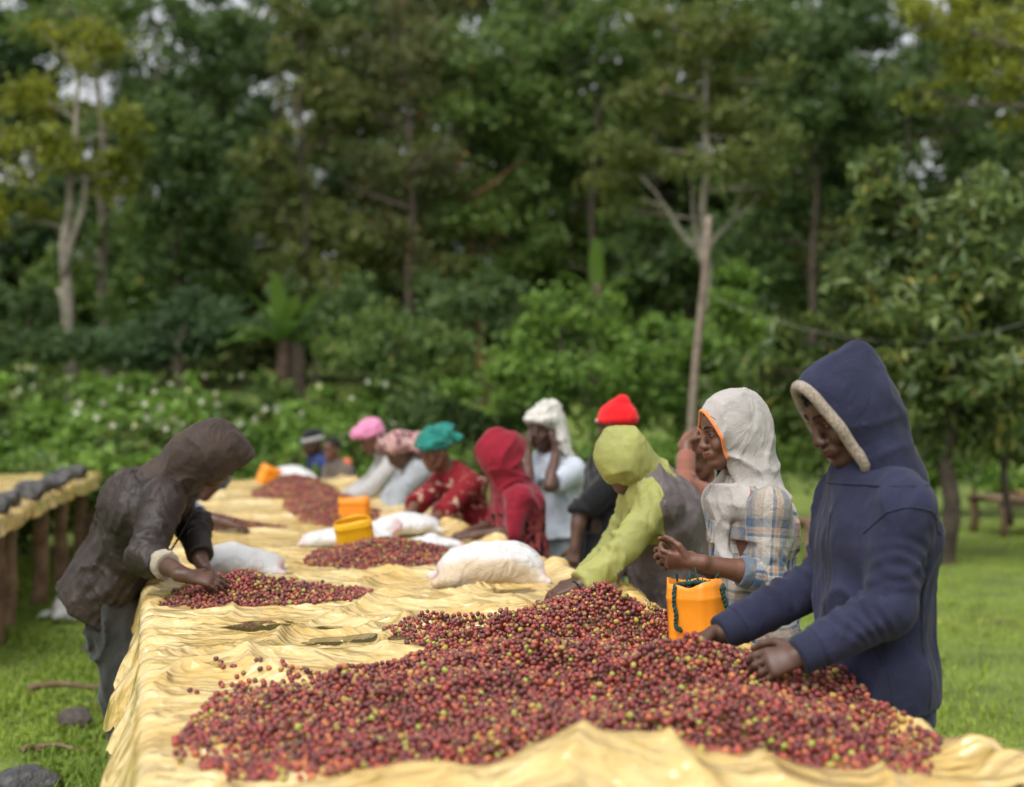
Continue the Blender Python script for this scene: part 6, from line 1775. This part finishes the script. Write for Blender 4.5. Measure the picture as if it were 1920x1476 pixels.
def ensete(px, D, pyb, h, label, leafspec):
    x = (px - 960) / 2667 * D; g = gz(x, D)
    root = empty('ensete_plant', (x, D, g)); tag(root, label, 'plant', 'ensete plants')
    zt_ = at(px, pyb, D)[2] - g
    mb = MB(); mb.tube([(0, 0, -.1), (0, 0, zt_ * .5), (.02, 0, zt_), (.02, 0, zt_ + .25)], [.12, .12, .10, .05], 12); mb.build('stem', M_ENSS, root)
    for (az, L, W, ri, dr, dry) in leafspec: banana_leaf(root, np.array([.01, 0, zt_]), az, L, W, ri, dr, M_ENSD if dry else M_ENS)
ensete(530, 20, 650, 1, 'ensete plant with upright green leaves and a dry brown leaf above the weeds', [(math.radians(a), L, .26, math.radians(e), d, 0) for a, L, e, d in ((200, 1.0, 66, .16), (335, 1.05, 60, .16), (255, 1.15, 80, .06), (175, .95, 40, .40), (8, 1.0, 40, .36), (290, .9, 48, .42), (80, .9, 60, .2), (120, .9, 60, .2), (225, .9, 36, .50), (300, 1.0, 66, .22), (190, .9, 22, .40), (350, .9, 24, .42))] + [(math.radians(184), .75, .14, .15, .35, 1)])
ensete(1118, 24, 560, 1, 'ensete with one bright upright leaf above the middle bush', [(math.radians(a), L, .26, math.radians(e), d, 0) for a, L, e, d in ((260, 1.1, 86, .05), (180, .9, 50, .3), (340, .8, 45, .4))])

# --- the wood behind: individual trees up the slope
r_ = np.random.default_rng(5)
kinds = [('olive', 'olive leaved'), ('mid', 'green'), ('dark', 'dark green'), ('brown', 'brownish green'), ('dark', 'deep green'), ('blue', 'blue green')]
spots = []
for rowD, n, py0, hgt in ((34, 10, 120, 260), (41, 9, 90, 240), (50, 8, 60, 230)):
    for k in range(n):
        spots.append((-140 + (k + .5 * (rowD == 41) + r_.uniform(-.2, .2)) * 2200 / (n - .5), rowD + r_.uniform(-1.5, 1.5), rowD))
pos_words = ['far left', 'left', 'left of centre', 'centre left', 'centre', 'centre right', 'right of centre', 'right', 'far right', 'rightmost', 'last']
cnt = {}
for i, (px, D, rd) in enumerate(spots):
    lf, word = kinds[(i * 5 + i // 3) % 6]
    s_ = 2667 / D
    thin = .72 if px < 720 else 1.1
    B = []
    y_top = (-110 if px > 700 else -30) + r_.uniform(-60, 60)
    for k in range(15):
        py = r_.uniform(y_top, 640); wdt = 150 * (1 - .35 * abs(py - 300) / 400)
        rr = r_.uniform(60, 105)
        B.append((px + r_.uniform(-wdt, wdt), py, rr, rr * r_.uniform(.6, .85), r_.uniform(-1.2, 1.2)))
    j = cnt.get(rd, 0); cnt[rd] = j + 1
    tree('%s wood tree in the %s rank, %s' % (word, {34: 'nearest', 41: 'middle', 50: 'farthest'}[rd], pos_words[min(j, 10)]), px, D, [(px, 560), (px + r_.uniform(-30, 30), 300), (px + r_.uniform(-30, 30), y_top + 60)], B, lf, ['dark', 'dark', 'grey'][i % 3], .25, .135, .09, .92 * thin, 'trees of the wood behind', nlimb=1)
# small crowns closing the top left and the middle gap
for i, (px, py, w_) in enumerate(((60, 30, 120), (210, 40, 110), (1280, 330, 130), (1400, 420, 120), (1250, 480, 130), (1000, 330, 120), (760, 270, 120), (720, 180, 110), (1270, 120, 110))):
    B = [(px + r_.uniform(-w_, w_), py + r_.uniform(-70, 90), r_.uniform(50, 80), r_.uniform(40, 60), r_.uniform(-1, 1)) for _ in range(8)]
    tree('slender tree of the wood, %s' % ['at the top left corner', 'right of the top left corner', 'behind the timber pole crown', 'right of the pole top', 'behind the middle bush crown', 'behind the mossy limbs', 'behind the vine hung tree', 'above the vine hung tree', 'above the timber pole'][i], px, 37.5, [(px, 560), (px, py + 60)], B, ['mid', 'olive', 'dark', 'dark', 'mid', 'dark', 'mid', 'olive', 'mid'][i], 'dark', .25, .14, .1, .7 if i < 2 else 1.0, 'trees of the wood behind', nlimb=1)
# undergrowth closing the view between the trunks
for i in range(15):
    px = -80 + i * 150 + r_.uniform(-40, 40); D = 33 + r_.uniform(-2, 4)
    B = [(px + r_.uniform(-90, 90), r_.uniform(400, 690), r_.uniform(70, 110), r_.uniform(60, 90), r_.uniform(-1, 1)) for _ in range(10)]
    tree('dim undergrowth thicket between forest trunks, %s from the left' % ['first', 'second', 'third', 'fourth', 'fifth', 'sixth', 'seventh', 'eighth', 'ninth', 'tenth', 'eleventh', 'twelfth', 'thirteenth', 'fourteenth', 'fifteenth'][i], px, D, [(px, 600), (px, 520)], B, ['dark', 'dark', 'mid', 'brown'][i % 4], 'dark', .26, .14, .08, .7, 'undergrowth thickets', 'shrub', nlimb=1)

# ------------------------------------------------------------------ grass and weeds
def grass_area(n, fx, fy, hmin, hmax, r_, broad=.25):
    x = fx(n); y = fy(n)
    u_, v_ = tab_inv(x, y)
    ok = ~((np.abs(u_) < .95) & (v_ > 2.6) & (v_ < 13.8)) & (np.abs(x) < y * .42 + .3)
    x, y = x[ok], y[ok]
    pat = vnoise2(x * 1.3, y * 1.3, 91); keep = r_.random(len(x)) < .66 + (.5 if x.mean() > 0 else 1.1) * pat
    x, y = x[keep], y[keep]; n = len(x)
    z = ground_z(x, y)
    h = r_.uniform(hmin, hmax, n) * (1 + .5 * vnoise2(x * 2, y * 2, 92))
    az = r_.uniform(0, 6.283, n); bd = r_.random(n) < broad
    wd = np.where(bd, h * .55, .0055 + .003 * r_.random(n)); h = np.where(bd, h * .55, h)
    dx, dy = np.cos(az), np.sin(az); lean = r_.uniform(.2, .9, n) * h
    tipd = r_.uniform(0, 6.283, n)
    p0 = np.stack([x, y, z], 1); s_ = np.stack([-dy, dx, 0 * dx], 1); l_ = np.stack([dx, dy, 0 * dx], 1); up = np.array([0, 0, 1.])
    mid = p0 + up * (h * .55)[:, None] + l_ * (lean * .3)[:, None]; tip = p0 + up * (h * np.where(bd, .7, .95))[:, None] + l_ * lean[:, None]
    wb = np.where(bd, wd * .15, wd)[:, None]
    V = np.stack([p0 - s_ * wb * .5, mid - s_ * wd[:, None] * .5, tip, mid + s_ * wd[:, None] * .5], 1).reshape(-1, 3)
    return V, np.arange(4 * n).reshape(n, 4), np.repeat(np.clip(r_.random(n) * .7 + .25 * (pat[keep] + .5), 0, 1), 4)
M_GRASS = m_leaf('lawn_grass', (.155, .24, .034), (.30, .38, .055), (.36, .32, .12), .4, .6)
r_ = np.random.default_rng(15)
parts = [grass_area(100000, lambda n: r_.uniform(.3, 7.5, n), lambda n: 5.6 + 12.5 * r_.random(n) ** 1.5, .025, .075, r_, .10),
         grass_area(75000, lambda n: r_.uniform(-5.2, -.9, n), lambda n: 5.6 + 8 * r_.random(n) ** 1.4, .03, .11, r_, .38)]
V = np.concatenate([p[0] for p in parts]); Q = np.concatenate([parts[0][1], parts[1][1] + len(parts[0][0])]); R = np.concatenate([parts[0][2], parts[1][2] * .4])
tag(link('grass', mesh_np('grass', V, Q, False, {'rnd': ('FLOAT', R)}), M_GRASS), 'short green grass and low weeds covering the clearing', 'grass', None, 'stuff')
